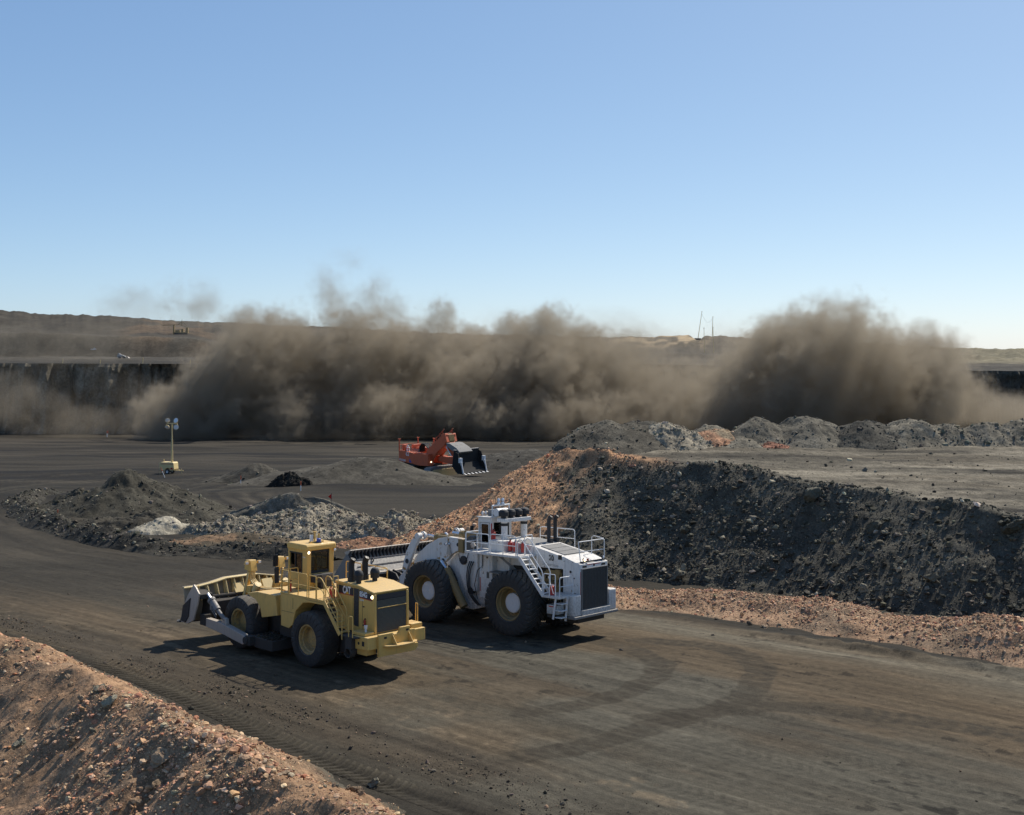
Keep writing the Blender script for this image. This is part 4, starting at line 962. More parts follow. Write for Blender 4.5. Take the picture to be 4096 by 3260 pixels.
    for x, y in ((-5.5, .78), (-5.45, -.30)):
        MB().lathe([(0, .13), (.18, .13), (.18, .22), (.40, .23), (.42, .245), (.46, .245), (.56, .22), (.66, .15), (.70, .05), (.70, .001)], (x, y, 4.28), (0, 0, 1), 24).build('air_cleaner', M['black'], R)
    extinguisher(R, -6.45, 1.16, 2.42, .28, .05); MB().cyl((-6.85, 1.42, 2.2), (-6.85, 1.42, 2.35), .05).lathe([(0, .07), (.16, .09), (.18, .001)], (-6.85, 1.42, 2.35), (0, 0, 1), 12).build('fuel_cap', M['white_mark'], R)
    # front: tower, fenders
    m = MB().prism([(.25, 1.9), (.25, 3.1), (1.4, 3.25), (3.3, 2.9), (3.9, 2.3), (3.9, 1.9)], -.62, .62); m.build('front_tower', Y, R, .04)
    fp = [(2.2, 3.06), (1.3, 3.22), (-.3, 3.22), (-.52, 2.22), (.88, 1.93), (1.05, 2.45), (1.45, 2.8), (2.2, 2.98)]
    for s in (1, -1): MB().prism(fp, s * .95, s * 2.08).build('front_fender', Y, R, .02)
    hz = MB()
    for k in range(4): hz.tube([(1.4, .25 + .12 * k, 3.2), (2.4, .3 + .13 * k, 3.05), (3.2, .55 + .12 * k, 3.1), (3.55, .72 + .1 * k, 3.5), (3.5, .75 + .08 * k, 4.0)], .035, 6)
    hz.build('hydraulic_hoses', M['cream'], R)
    for p, q in (((-1.9, 2.122, 3.30), (-1.9, 2.122, 2.75)), ((-.95, 2.122, 2.55), (-1.98, 2.122, 2.55)), ((-3.0, 2.122, 3.36), (-4.3, 2.122, 3.36))): MB().bar(p, q, .014, .014, (0, 1, 0)).build('panel_seam', M['dark_steel'], R)
    for x in (-5.47, -6.2): MB().bar((x, 1.102, 2.1), (x, 1.102, 3.62), .012, .012, (0, 1, 0)).build('panel_seam', M['dark_steel'], H)
    for x, z in ((-6.3, 3.3), (-6.3, 2.4), (-4.6, 3.2), (-4.6, 2.5)): MB().box(x - .05, x + .05, 1.1, 1.125, z - .03, z + .03).build('latch', M['dark_steel'], H)
    m = MB()
    for k in range(5): m.tube([(-.9, 1.5 - .16 * k, 2.2), (-.4, 1.45 - .16 * k, 2.0 - .04 * k), (.3, 1.3 - .13 * k, 2.15), (.9, 1.1 - .1 * k, 2.5)], .04, 6)
    m.build('hydraulic_hoses', M['black'], R)
    # lift cylinders with lamp boxes
    for s in (1, -1):
        y = .93 * s
        m = MB().tube([(4.25, y, 2.2), (3.62, y, 4.1)], .14, 16).box(3.35, 3.8, y - .2, y + .2, 2.75, 3.15)
        L = m.build('lift_cylinder', YC, R, .01)
        MB().tube([(3.9, y + .22 * s, 2.5), (3.5, y + .2 * s, 3.9)], .05, 8).tube([(3.2, y, 2.9), (2.9, y, 3.3)], .2, 14).build('cylinder_trunnion', M['cream'], L)
        MB().prism([(3.28, 3.95), (3.95, 4.0), (3.85, 4.52), (3.42, 4.55), (3.36, 4.42)], y - .2, y + .2).build('lamp_box', YC, L, .02)
        lamp(L, (3.35, y + .42, 4.42), (-1, .15, 0), .1, 'yellow_clean', 'lens', True); lamp(L, (3.35, y - .40, 4.42), (-1, -.15, 0), .1, 'yellow_clean', 'lens', True)
        MB().bar((3.5, y - .5, 4.36), (3.5, y + .5, 4.36), .05, .05).build('lamp_bar', YC, L)
    # push arms and tilt cylinders
    for s in (1, -1):
        y = 2.62 * s
        m = MB().prism([(5.5, 1.0), (5.5, 1.42), (3.6, 1.36), (1.55, 1.02), (1.42, .95), (1.42, .58), (1.6, .52), (3.4, .78)], y - .17, y + .17)
        m.prism([(3.75, 1.33), (3.2, 1.3), (3.3, 1.62), (3.5, 1.64)], y - .1, y + .1)
        m.build('push_arm', M['steel_pale'], R, .02)
        MB().cyl((1.35, y - .3, .76), (1.35, y + .2, .76), .2).box(1.0, 1.45, y - .28, y + .12, .52, 1.0).build('arm_pivot', M['mud'], R, .02)
        m = MB().tube([(4.85, y, 2.42), (4.2, y, 1.94)], .19, 18).tube([(4.86, y, 2.43), (4.74, y, 2.34)], .23, 18).tube([(4.2, y, 1.94), (3.42, y, 1.48)], .11, 14).box(4.45, 4.6, y + .16, y + .24, 1.95, 2.2)
        m.tube([(4.45, y + .2, 2.05), (4.0, y + .22, 1.75), (4.05, y + .2, 1.6), (4.5, y + .2, 1.95)], .025, 6)
        m.build('tilt_cylinder', M['steel'], R)
        MB().tube([(5.2, y, 2.68), (4.85, y, 2.42)], .085, 12).build('cylinder_rod', M['chrome'], R)
    # blade
    ys = [-3.15, -2.55, -1.9, -1.0, -.3, .3, 1.0, 1.9, 2.55, 3.15]
    dx = lambda y: .10 * sst(1.0, 2.3, abs(y)) + .62 * sst(2.2, 3.2, abs(y))
    tz = lambda y: 3.33 - .30 * sst(1.0, 2.6, abs(y)) - .08 * sst(2.5, 3.2, abs(y))
    m = MB(); prof = [(6.75, .98), (6.45, 1.08), (6.12, 1.5), (5.98, 2.0), (6.0, 2.5), (6.12, 2.9), (6.25, None)]
    V = []; Fs = []
    for y in ys:
        for x, z in prof: V.append((x + dx(y), y, z if z else tz(y)))
        for x, z in prof[::-1]: V.append((x + dx(y) - .09, y, z - .02 if z else tz(y)))
    k = len(prof) * 2
    for i in range(len(ys) - 1):
        for j in range(k): Fs.append((i * k + j, i * k + (j + 1) % k, (i + 1) * k + (j + 1) % k, (i + 1) * k + j))
    Fs += [tuple(range(k)), tuple((len(ys) - 1) * k + j for j in range(k))]
    BL = m.add(V, Fs).build('blade', M['blade_steel'], R)
    m = MB()
    for a, b in zip(ys[:-1], ys[1:]):
        m.bar((6.0 + dx(a), a, tz(a) - .03), (6.0 + dx(b), b, tz(b) - .03), .5, .05, (0, 0, 1))
    m.build('top_flange', M['cream'], BL)
    m = MB()
    for y in (-2.75, -2.2, -1.65, -1.1, -.55, 0, .55, 1.1, 1.65, 2.2, 2.6):
        x = dx(y); m.prism([(5.78 + x, tz(y) - .05), (6.1 + x, tz(y) - .05), (5.92 + x, 2.3), (5.5 + x, 2.25), (5.46 + x, 2.42)], y - .022, y + .022)
    m.build('blade_ribs', M['cream'], BL)
    m = MB().tube([(5.55 + dx(y), y, 2.42) for y in ys[1:-1]], .11, 12); m.prism([(5.6, 1.1), (5.3, 1.5), (5.25, 2.2), (5.55, 2.32), (6.1, 2.32), (6.3, 1.2)], -2.35, 2.35); m.build('back_beam', M['mud'], BL, .02)
    for s in (1, -1):
        y = s * 3.12
        MB().prism([(5.55, 3.08), (5.75, 3.2), (6.35, 2.55), (6.95, 1.5), (7.0, 1.0), (6.3, 1.0), (5.75, 1.25), (5.35, 2.2), (5.2, 2.75)], y - .05, y + .05).build('end_plate', M['steel_pale'], BL, .015)
        MB().prism([(5.2, 2.45), (5.2, 2.7), (5.95, 2.85), (6.2, 2.4)], s * 2.3, s * 3.05).build('cylinder_mount', M['mud'], BL, .02); MB().box(5.1, 5.6, min(s * 2.45, s * 2.85), max(s * 2.45, s * 2.85), 1.0, 1.6).build('arm_mount', M['mud'], BL, .02)
        MB().prism([(6.0, 2.45), (6.75, 1.95), (6.95, 1.1), (6.5, 1.05), (6.2, 1.4)], y + s * .055, y + s * .10).build('side_wear_plate', M['dark_steel'], BL, .01)
    m = MB()
    for a, b in zip(ys[:-1], ys[1:]): m.bar((6.7 + dx(a), a, 1.0), (6.7 + dx(b), b, 1.0), .55, .06)
    m.build('cutting_edge', M['dark_steel'], BL)
    for y in (.3, -1.6): MB().prism([(5.45, 2.5), (5.75, 3.0), (5.95, 2.5)], y - .35, y + .35).build('blade_bracket', M['cream'], BL)
    return R
build_dozer()

# ---------------------------------------------------------------- white wheel loader
def build_loader():
    R = empty('wheel_loader', mat=frame((-.29, 67.65), (-5.39, 72.2), 2.75, .048))
    tag(R, 'large white wheel loader numbered 20 with its bucket raised', 'wheel loader')
    Wm, WR = M['white'], M['white_rail']
    for x in (-3.42, 3.42):
        for y in (2.03, -2.03): wheel(R, 'ld', x, y, 1.79, 1.84, 1.44, .93, 'lug', ('ochre', 'white_rail', .60, .30))
    # rear module
    m = MB().prism([(-6.3, 1.5), (-6.3, 4.56), (-7.5, 4.2), (-7.5, 1.5)], -1.27, 1.27); RB = m.build('radiator_housing', Wm, R, .03)
    MB().box(-7.53, -7.50, -1.12, 1.12, 1.72, 3.92).build('radiator_core', M['black'], RB)
    m = MB()
    for k in range(46):
        z = 1.76 + k * .0465; m.box(-7.55, -7.535, -1.1, 1.1, z, z + .014)
    for k in range(9): m.box(-7.56, -7.551, -1.1 + k * .275 - .006, -1.1 + k * .275 + .006, 1.74, 3.9)
    m.build('radiator_grille', M['grey_panel'], RB, smooth=0)
    m = MB().box(-7.58, -7.5, 1.12, 1.17, 1.68, 3.96).box(-7.58, -7.5, -1.17, -1.12, 1.68, 3.96).box(-7.58, -7.5, -1.12, 1.12, 3.91, 3.96).box(-7.58, -7.5, -1.12, 1.12, 1.68, 1.73)
    m.build('grille_frame', M['steel'], RB, .005)
    for y in (.85, -.85): MB().box(-7.52, -7.5, y - .18, y + .18, 4.0, 4.12).build('tail_lamp', M['black'], RB, .02)
    MB().cyl((-7.53, 0, 4.08), (-7.5, 0, 4.08), .06).build('rear_camera', M['black'], RB)
    MB().box(-7.506, -7.501, -.6, .62, 4.12, 4.16).box(-7.506, -7.501, 1.19, 1.23, 2.2, 3.8).box(-7.506, -7.501, -1.25, -1.2, 2.2, 3.8).build('reflective_tape', M['red'], RB)
    for x, z, d in ((-6.85, 3.75, 0), (-7.1, 3.42, .05), (-7.15, 2.55, .08)):
        (MB().cyl((x, 1.27, z), (x, 1.28, z), .075) if not d else MB().box(x - d, x + d, 1.27, 1.276, z - d * .8, z + d * .8)).build('access_hole', M['dark_steel'], RB)
    for s in (1, -1):
        MB().box(-7.62, -6.95, min(s * 1.28, s * 1.92), max(s * 1.28, s * 1.92), 1.42, 2.6).build('corner_guard', Wm, R, .08, seg=4)
    MB().box(-7.72, -6.8, -1.97, 1.97, 1.28, 1.43).build('rear_bumper', M['steel'], R, .03)
    MB().box(-7.68, -7.5, -1.27, 1.27, 1.43, 1.7).build('bumper_shelf', Wm, R, .01)
    MB().box(-7.3, -6.0, -1.2, 1.2, .95, 1.3).build('belly_plate', M['mud'], R, .02)
    # hood
    m = MB().prism([(-2.3, 3.75), (-2.3, 5.12), (-4.1, 4.96), (-6.3, 4.53), (-6.3, 3.85)], -1.26, 1.26); HD = m.build('hood', Wm, R, .02)
    MB().prism([(-2.5, 5.105), (-2.5, 5.135), (-4.0, 5.0), (-4.0, 4.97)], -1.05, 1.05).build('roof_screen', M['grey_mesh'], HD)
    MB().prism([(-4.35, 4.92), (-4.35, 4.955), (-6.1, 4.61), (-6.1, 4.575)], -.95, .85).build('roof_screen', M['grey_mesh'], HD)
    m = MB()
    for k in range(4):
        x = -4.35 - k * .58; m.box(x - .02, x + .02, -.95, .85, 4.955 - (-4.35 - x) * .197 - .02, 4.97 - (-4.35 - x) * .197)
    m.build('screen_bars', M['steel'], HD)
    MB().box(-6.2, -2.3, -1.0, 1.0, 1.3, 3.76).build('engine', M['mud'], R)
    m = MB()
    for k in range(26):
        x = random.uniform(-6.1, -4.6); z = random.uniform(2.4, 3.6); m.box(x, x + random.uniform(.1, .4), 1.0, 1.0 + random.uniform(.04, .25), z, z + random.uniform(.1, .35))
    for k in range(8):
        x = -6.0 + k * .18; m.tube([(x, 1.1, 2.0), (x + .1, 1.2, 2.8), (x - .05, 1.08, 3.6)], .035, 6)
    m.build('engine_parts', M['ochre'], R)
    MB().box(-6.05, -5.0, 1.12, 1.2, 3.5, 3.72).build('engine_guard', M['ochre'], R)
    text('number', '20', .42, M['black'], HD, (-5.28, 1.266, 4.28), (-1, 0, -.05), bold=.016, sx=.85)
    for x in (-5.435, -5.67): MB().box(x - .018, x + .018, 1.274, 1.277, 4.26, 4.62).build('stencil_gap', Wm, HD)
    text('lettering', 'LeTourneau', .26, M['grey_mark'], HD, (-4.75, 1.266, 3.98), (-1, 0, -.04), sx=.95)
    MB().box(-6.22, -5.95, 1.262, 1.272, 4.36, 4.62).build('hood_vent', M['black'], HD)
    for y in (-.55, -1.12):
        MB().tube([(-3.75, y, 4.85), (-3.75, y, 6.25), (-3.82, y, 6.42), (-3.95, y, 6.55)], .115, 16, False).tube([(-3.93, y, 6.53), (-3.8, y, 6.38)], .10, 14).build('exhaust_stack', M['ochre'] if 0 else M['dark_steel'], R)
        MB().box(-4.0, -3.85, y - .1, y + .1, 4.9, 5.25).build('stack_clamp', M['dark_steel'], R)
    # rear top rail with lamps
    m = MB()
    for y in (1.0, -1.15): m.tube([(-7.35, y, 4.22), (-7.35, y * 1.0, 5.35), (-7.25, y, 5.45), (-6.6, y, 5.55), (-6.45, y, 5.45), (-6.45, y, 4.5)] if y < 0 else [(-7.35, y, 4.22), (-7.2, y, 5.3), (-7.2, y, 5.4)], .026, 8)
    m.tube([(-7.2, 1.0, 5.4), (-7.3, -1.15, 5.42)], .026, 8).tube([(-7.25, 1.0, 4.85), (-7.35, -1.15, 4.85)], .022, 8); m.build('rear_rail', WR, R)
    lamp(R, (-7.45, .75, 4.42), (-1, .1, 0), .1, 'black', 'lit'); lamp(R, (-7.45, -.95, 4.42), (-1, -.1, 0), .1, 'black', 'lens')
    MB().bar((-7.42, 1.15, 4.3), (-7.42, -1.2, 4.3), .05, .08).build('lamp_bar', M['dark_steel'], R)
    MB().cyl((-7.44, .48, 4.36), (-7.44, .48, 4.46), .06).build('reverse_alarm', M['redlens'], R)
    # rear frame body and articulation
    MB().prism([(-2.35, 1.2), (-2.35, 4.4), (-.35, 4.4), (-.35, 1.7), (-.8, 1.2)], -1.35, 1.35).build('rear_frame', Wm, R, .03)
    MB().box(-1.35, -.32, 1.36, 1.72, 1.72, 4.3).build('access_panel', Wm, R, .02)
    m = MB().box(-1.1, -.9, 1.722, 1.727, 2.9, 3.25).build('panel_marks', M['grey_panel'], R)
    MB().box(-.42, -.36, 1.722, 1.728, 2.1, 2.9).build('reflective_tape', M['red'], R)
    MB().prism([(-.35, 1.1), (-.35, 3.9), (.6, 4.35), (2.0, 4.2), (2.5, 3.6), (3.0, 2.4), (4.3, 2.3), (4.6, 1.4), (2.6, .95), (.6, .85)], -1.3, 1.3).build('front_frame', Wm, R, .03)
    MB().prism([(.0, 2.0), (.0, 4.3), (1.4, 4.35), (1.6, 3.2), (1.0, 2.0)], 1.3, 1.55).build('front_side_plate', Wm, R, .03)
    for x in (-3.42, 3.42): MB().cyl((x, -1.6, 1.79), (x, 1.6, 1.79), .5).build('axle', M['mud'], R)
    MB().prism([(-4.9, 1.2), (-4.9, 1.7), (-.3, 1.3), (1.0, .7), (.2, .6), (-1.5, .8)], -.9, .9).build('hitch', M['mud'], R, .02)
    m = MB()
    for k in range(3): m.tube([(.25 + .16 * k, 1.62, 3.75), (.42 + .14 * k, 1.68, 3.35), (.5 + .12 * k, 1.7, 2.9), (.5 + .11 * k, 1.68, 2.3), (.3 + .12 * k, 1.64, 1.75), (.0 + .12 * k, 1.56, 1.4), (-.2 + .1 * k, 1.5, 1.2)], .034, 8)
    m.build('hydraulic_hoses', M['black'], R)
    m = MB().tube([(1.5, 1.6, 4.1), (1.3, 1.72, 3.7), (1.0, 1.72, 3.6), (.8, 1.65, 3.8), (.7, 1.6, 4.2)], .022, 6); m.build('cable', M['black'], R)
    for x0, x1, z0, z1 in ((-2.2, -1.45, 1.6, 2.9), (-2.2, -1.45, 3.0, 4.2)): MB().box(x0, x1, 1.351, 1.37, z0, z1).build('hatch', Wm, R, .01)
    for x, z in ((-.95, 1.9), (-.95, 4.1), (-.5, 3.5)): MB().box(x - .06, x + .06, 1.722, 1.74, z - .05, z + .05).build('latch', M['dark_steel'], R)
    MB().cyl((1.1, 1.55, 3.75), (1.1, 1.66, 3.75), .26, 24).build('pivot_boss', M['dark_steel'], R); MB().cyl((.55, 1.3, 2.0), (.55, 1.62, 2.0), .2, 20).build('pivot_boss', M['dark_steel'], R)
    MB().tube([(-.6, 1.74, 4.35), (-.6, 1.76, 3.6), (-.2, 1.76, 3.3), (.1, 1.7, 2.4), (-.1, 1.65, 1.6)], .025, 6).build('cable', M['black'], R)
    MB().box(-2.3, -.4, 1.40, 1.5, 4.2, 4.38).build('cable_tray', M['dark_steel'], R)
    # platform, steps, landing
    MB().box(-4.35, -.08, 1.27, 2.74, 4.40, 4.53).build('platform', Wm, R, .015)
    MB().box(-4.1, -1.2, -2.7, -1.27, 4.40, 4.53).build('platform', Wm, R, .015)
    MB().box(-2.5, -1.35, 1.36, 2.2, 3.32, 3.36).build('lower_platform', M['steel'], R)
    for p in ((-1.5, 2.18), (-1.0, 2.3)): MB().tube([(p[0], p[1], 4.4), (p[0], p[1], 3.34)], .03, 8).build('platform_strut', WR, R)
    MB().bar((-2.5, 2.4, 4.4), (-3.1, 1.4, 3.4), .09, .12).build('platform_brace', M['steel'], R)
    stair(R, -4.35, 4.45, -6.1, 2.52, 2.08, 2.74, 8, 'white_rail', 'white_rail')
    m = MB()
    for y in (2.08, 2.74):
        m.tube([(-4.2, y, 4.5), (-4.2, y, 5.3), (-4.35, y, 5.48), (-4.55, y, 5.46), (-4.7, y, 5.3), (-5.95, y, 3.95), (-6.05, y, 3.75), (-6.05, y, 2.6)], .03, 8)
        m.tube([(-5.1, y, 4.9), (-5.1, y, 3.6)], .024, 8)
    m.build('stair_rail', WR, R)
    MB().box(-7.25, -6.02, 1.28, 2.74, 2.45, 2.58).build('landing', Wm, R, .01)
    panel_rail(R, (-6.12, 2.72), (-6.95, 2.72), 2.55, 3.75, n=2, mat='white_rail'); panel_rail(R, (-7.2, 2.65), (-7.2, 1.5), 2.55, 3.6, n=1, mat='white_rail')
    extinguisher(R, -6.5, 2.45, 2.58, .6, .13)
    MB().tube([(-6.35, 2.6, 3.6), (-6.8, 2.7, 2.7)], .02, 6).build('landing_chain', WR, R)
    m = MB()
    for k in range(3): m.box(-7.3 + .02 * k, -6.85 + .02 * k, 2.1, 2.6, 2.15 - .38 * k, 2.19 - .38 * k)
    m.bar((-7.3, 2.1, 2.5), (-7.15, 2.1, 1.2), .03, .12).bar((-6.9, 2.62, 2.5), (-6.7, 2.62, 1.3), .03, .12); m.build('lower_ladder', WR, R)
    MB().box(-6.9, -6.15, 1.9, 2.5, 1.55, 2.05).build('battery_box', Wm, R, .02)
    MB().box(-6.8, -6.3, 2.501, 2.506, 1.93, 1.99).build('reflective_tape', M['red'], R)
    MB().box(-7.0, -6.0, 1.2, 2.3, 1.3, 1.52).build('lower_frame', M['mud'], R, .02)
    panel_rail(R, (-.12, 2.7), (-1.98, 2.7), 4.45, 5.58, n=2, mat='white_rail'); panel_rail(R, (-2.1, 2.7), (-4.05, 2.7), 4.45, 5.62, n=2, mat='white_rail'); panel_rail(R, (-.12, 2.65), (-.12, 1.35), 4.45, 5.6, n=1, mat='white_rail')
    panel_rail(R, (-1.3, -2.65), (-4.0, -2.65), 4.45, 5.6, n=2, mat='white_rail'); panel_rail(R, (-4.1, 1.35), (-4.1, 2.0), 4.5, 5.62, n=1, mat='white_rail')
    for x in (-2.6, -3.0, -3.6): extinguisher(R, x, 1.55, 4.6, .62, .13)
    m = MB().lathe([(0, .001), (0, .2), (.12, .2), (.12, .001)], (-3.35, 1.28, 4.9), (0, 1, 0), 20); m.build('hose_reel', M['steel'], R)
    MB().box(-2.3, -1.2, 1.28, 1.9, 4.53, 5.15).build('tool_box', Wm, R, .02)
    MB().cyl((-.5, 2.4, 4.53), (-.5, 2.4, 4.8), .03).lathe([(0, .16), (.2, .13), (.25, .001)], (-.5, 2.4, 4.75), (.3, .3, 1), 14).build('work_lamp', M['steel_pale'], R)
    # cab
    m = MB().box(-.55, .55, -.85, .92, 4.5, 4.75).box(-.55, .55, -.85, .92, 6.02, 6.3)
    for x0, x1, y0, y1 in ((-.55, -.38, .72, .92), (.43, .55, .78, .92), (-.55, -.38, -.85, -.65), (.43, .55, -.85, -.7)): m.box(x0, x1, y0, y1, 4.75, 6.02)
    m.box(-.55, -.5, -.65, .72, 4.75, 5.2)
    CB = m.build('cab', Wm, R, .02)
    D = MB(); D.box(-.36, .34, .905, .935, 4.62, 4.85).box(-.36, -.30, .905, .935, 4.85, 6.0).box(.27, .34, .905, .935, 4.85, 6.0).box(-.30, .27, .905, .935, 5.92, 6.0)
    dr = D.build('cab_door', Wm, CB, .01); MB().box(-.28, .25, .91, .925, 4.87, 5.9).build('door_window', M['glass'], dr); MB().box(-.28, -.24, .936, .95, 5.2, 5.42).build('handle', M['black'], dr)
    MB().box(.5, .53, -.68, .76, 4.78, 6.0).build('windscreen', M['glass'], CB); MB().box(-.53, -.5, -.62, .68, 5.22, 5.98).build('rear_window', M['glass'], CB); MB().box(-.36, .42, -.84, -.82, 4.8, 6.0).build('side_window', M['glass'], CB)
    MB().box(-.3, .15, -.25, .3, 4.75, 5.1).prism([(-.35, 5.05), (-.28, 5.75), (-.16, 5.78), (-.15, 5.05)], -.24, .28).build('seat', M['seat'], CB, .03)
    MB().box(-.62, .62, -.92, 1.0, 6.3, 6.36).build('cab_roof', Wm, CB, .02)
    MB().box(.55, .6, .7, .85, 6.12, 6.26).build('marker_lamp', M['redlens'], CB)
    MB().box(-.35, .35, -.6, .3, 6.36, 6.72).build('air_conditioner', M['grey_mesh'], CB, .03)
    MB().lathe([(0, .001), (0, .24), (.9, .24), (.9, .001)], (-.62, .6, 6.62), (0, -1, 0), 24).build('air_tank', WR, CB)
    m = MB()
    for y in (.75, -.75): m.tube([(-.45, y, 6.36), (-.45, y, 7.02)], .04, 8)
    m.tube([(-.45, .78, 7.02), (-.45, -.78, 7.02)], .05, 8); RK = m.build('light_rack', WR, CB)
    for y, z in ((.25, 7.12), (-.12, 7.12), (.25, 7.34), (-.12, 7.34)): lamp(RK, (-.52, y, z), (-1, .2, .1), .12, 'steel_pale', 'lens')
    for y in (.6, .3): lamp(CB, (.5, y, 6.52), (.3, 1, 0), .13, 'steel_pale', 'lens')
    MB().tube([(.62, .95, 6.0), (.8, 1.2, 5.95), (.8, 1.2, 5.3)], .018, 6).box(.77, .83, 1.08, 1.32, 5.3, 5.8).build('mirror', M['black'], CB)
    MB().tube([(-.2, .2, 6.36), (-.2, .2, 7.5)], .012, 6).build('antenna', M['grey_panel'], CB); MB().tube([(-1.4, -.9, 6.4), (-1.4, -.9, 7.5)], .012, 6).build('antenna', M['grey_panel'], R)
    MB().prism([(.3, 4.4), (.3, 5.2), (.6, 5.25), (1.3, 4.85), (1.3, 4.3)], 1.2, 1.6).build('tower_guard', M['grey_panel'], R, .05)
    MB().box(-.62, -.58, .95, 1.02, 5.2, 6.0).build('reflective_tape', M['red'], R); extinguisher(R, -.78, 1.02, 4.95, .7, .14)
    # air intake shelf behind the cab
    MB().box(-1.75, -1.1, -1.28, 1.05, 6.12, 6.34).build('intake_shelf', Wm, R, .02)
    for k in range(4):
        y = .82 - k * .62
        MB().lathe([(0, .16), (.12, .16), (.12, .27), (.16, .30), (.38, .30), (.48, .24), (.53, .1), (.53, .001)], (-1.42, y, 6.34), (0, 0, 1), 24).build('air_cleaner', M['black'], R)
    for y in (.75, -1.0):
        MB().tube([(-1.42, y, 4.5), (-1.42, y, 6.12)], .19, 20).build('intake_duct', Wm, R); MB().tube([(-1.42, y, 5.9), (-1.42, y, 6.05)], .21, 20).build('duct_clamp', M['black'], R)
    MB().box(-2.3, -1.0, -1.25, 1.25, 4.4, 5.1).build('cooler_deck', Wm, R, .03)
    # lift arms
    ap = [(1.2, 5.02), (2.3, 5.06), (3.2, 4.9), (4.2, 4.42), (5.1, 3.72), (6.6, 2.3), (6.9, 1.9), (6.5, 1.6), (5.6, 2.5), (4.6, 2.95), (3.6, 3.2), (2.85, 3.42), (2.45, 3.66), (2.1, 4.0), (1.6, 4.25), (1.2, 4.28)]
    lk = [(4.5, 5.02), (4.62, 5.14), (4.82, 5.12), (5.25, 4.65), (5.7, 3.95), (5.95, 3.2), (6.1, 2.7), (5.75, 2.6), (5.45, 3.2), (5.05, 3.95), (4.6, 4.75)]
    for s in (1, -1):
        LA = MB().prism(ap, s * 1.34, s * 1.66).build('lift_arm', M['white_chip'], R, .03)
        for x, z in ((2.75, 3.62), (5.6, 3.35), (1.5, 4.65)): MB().cyl((x, s * 1.655, z), (x, s * 1.69, z), .11, 18).build('pin', M['black'], LA)
        MB().prism(lk, s * 1.76, s * 1.98).build('bucket_link', M['white_chip'], R, .03)
        MB().cyl((5.6, s * 1.981, 3.35), (5.6, s * 2.0, 3.35), .15).build('link_pin', M['dark_steel'], R); MB().cyl((4.7, s * 1.7, 4.95), (4.7, s * 2.02, 4.95), .2).build('link_pin', M['white'], R)
        MB().lathe([(0, .20), (.09, .20), (.09, .26), (.2, .26), (.2, .20), (.3, .2)], (4.7, s * 1.62, 4.95), (0, -s, 0), 24).build('pin_boss', Wm, R)
        MB().tube([(4.65, s * 1.1, 4.93), (3.85, s * 1.1, 4.88)], .1, 14).build('cylinder_rod', M['chrome'], R)
        MB().tube([(3.9, s * 1.1, 4.88), (1.6, s * 1.1, 4.86)], .19, 18).tube([(3.92, s * 1.1, 4.88), (3.7, s * 1.1, 4.88)], .235, 18).tube([(3.6, s * 1.05, 5.1), (1.8, s * 1.02, 5.1)], .04, 8).build('bucket_cylinder', M['ochre'], R)
        MB().tube([(2.72, s * 1.85, 3.6), (2.2, s * 1.85, 3.05)], .12, 14).build('hoist_rod', M['chrome'], R)
        MB().tube([(2.3, s * 1.85, 3.16), (.85, s * 1.8, 1.05)], .25, 20).tube([(2.05, s * 2.08, 2.95), (1.0, s * 2.05, 1.3)], .045, 8).build('hoist_cylinder', M['ochre'], R)
    MB().box(1.05, 1.45, 1.3, 1.72, 4.2, 5.0).build('arm_pivot', M['ochre'], R, .02)
    m = MB().tube([(2.2, 1.7, 4.1), (2.35, 1.75, 5.2)], .03, 8).tube([(2.2, 1.6, 4.7), (2.2, 2.05, 4.7)], .03, 8).prism([(2.0, 4.0), (2.2, 4.6), (2.28, 4.6), (2.4, 4.0)], 1.72, 1.75); m.build('lamp_bracket', M['steel_pale'], R)
    for y in (1.78, 2.05): lamp(R, (2.15, y, 4.66), (-1, .3, 0), .08, 'black', 'lens')
    MB().cyl((2.32, 1.75, 5.2), (2.5, 1.75, 5.28), .07).build('arm_lamp', M['chrome'], R)
    # bucket, carried high: pale back sheet, notched spill guard, dark belly
    B = 3.62
    m = MB().prism([(9.35, 3.62), (9.55, 3.58), (9.15, 2.7), (8.7, 2.2), (8.75, 1.6), (9.3, 1.25), (11.2, 1.15), (11.2, 1.05), (9.2, 1.1), (8.45, 1.45), (8.35, 2.35)], -B, B)
    BK = m.build('bucket', M['steel'], R, .03)
    for s in (1, -1): MB().prism([(9.45, 3.6), (8.5, 2.3), (8.6, 1.5), (9.3, 1.15), (11.2, 1.1), (10.6, 2.2)], s * (B - .09), s * (B + .02)).build('bucket_side', M['steel'], BK, .02)
    m = MB().prism([(9.28, 3.60), (9.05, 3.86), (9.08, 3.9), (9.62, 3.72), (9.55, 3.6)], -B, B); m.build('spill_guard', M['steel_pale'], BK)
    m = MB(); ng = 24
    for k in range(ng):
        y = -B + .05 + (2 * B - .1) * k / (ng - 1); m.prism([(9.06, 3.88), (9.3, 3.6), (9.08, 3.22), (8.98, 3.30)], y - .02, y + .02)
    m.build('guard_ribs', M['dark_steel'], BK)
    m = MB().prism([(8.34, 2.34), (8.2, 2.30), (8.2, 2.42), (8.4, 2.44)], -B, B)
    for t in (.35, .68): x, z = 8.40 + .95 * t, 2.42 + 1.2 * t; m.box(x - .06, x - .02, -B + .3, B - .3, z - .03, z + .05)
    m.build('back_strips', M['steel_pale'], BK)
    MB().prism([(8.30, 2.3), (8.4, 1.5), (9.1, 1.08), (9.1, 1.13), (8.44, 1.55), (8.36, 2.3)], -B, B).build('belly_plate', M['dark_steel'], BK)
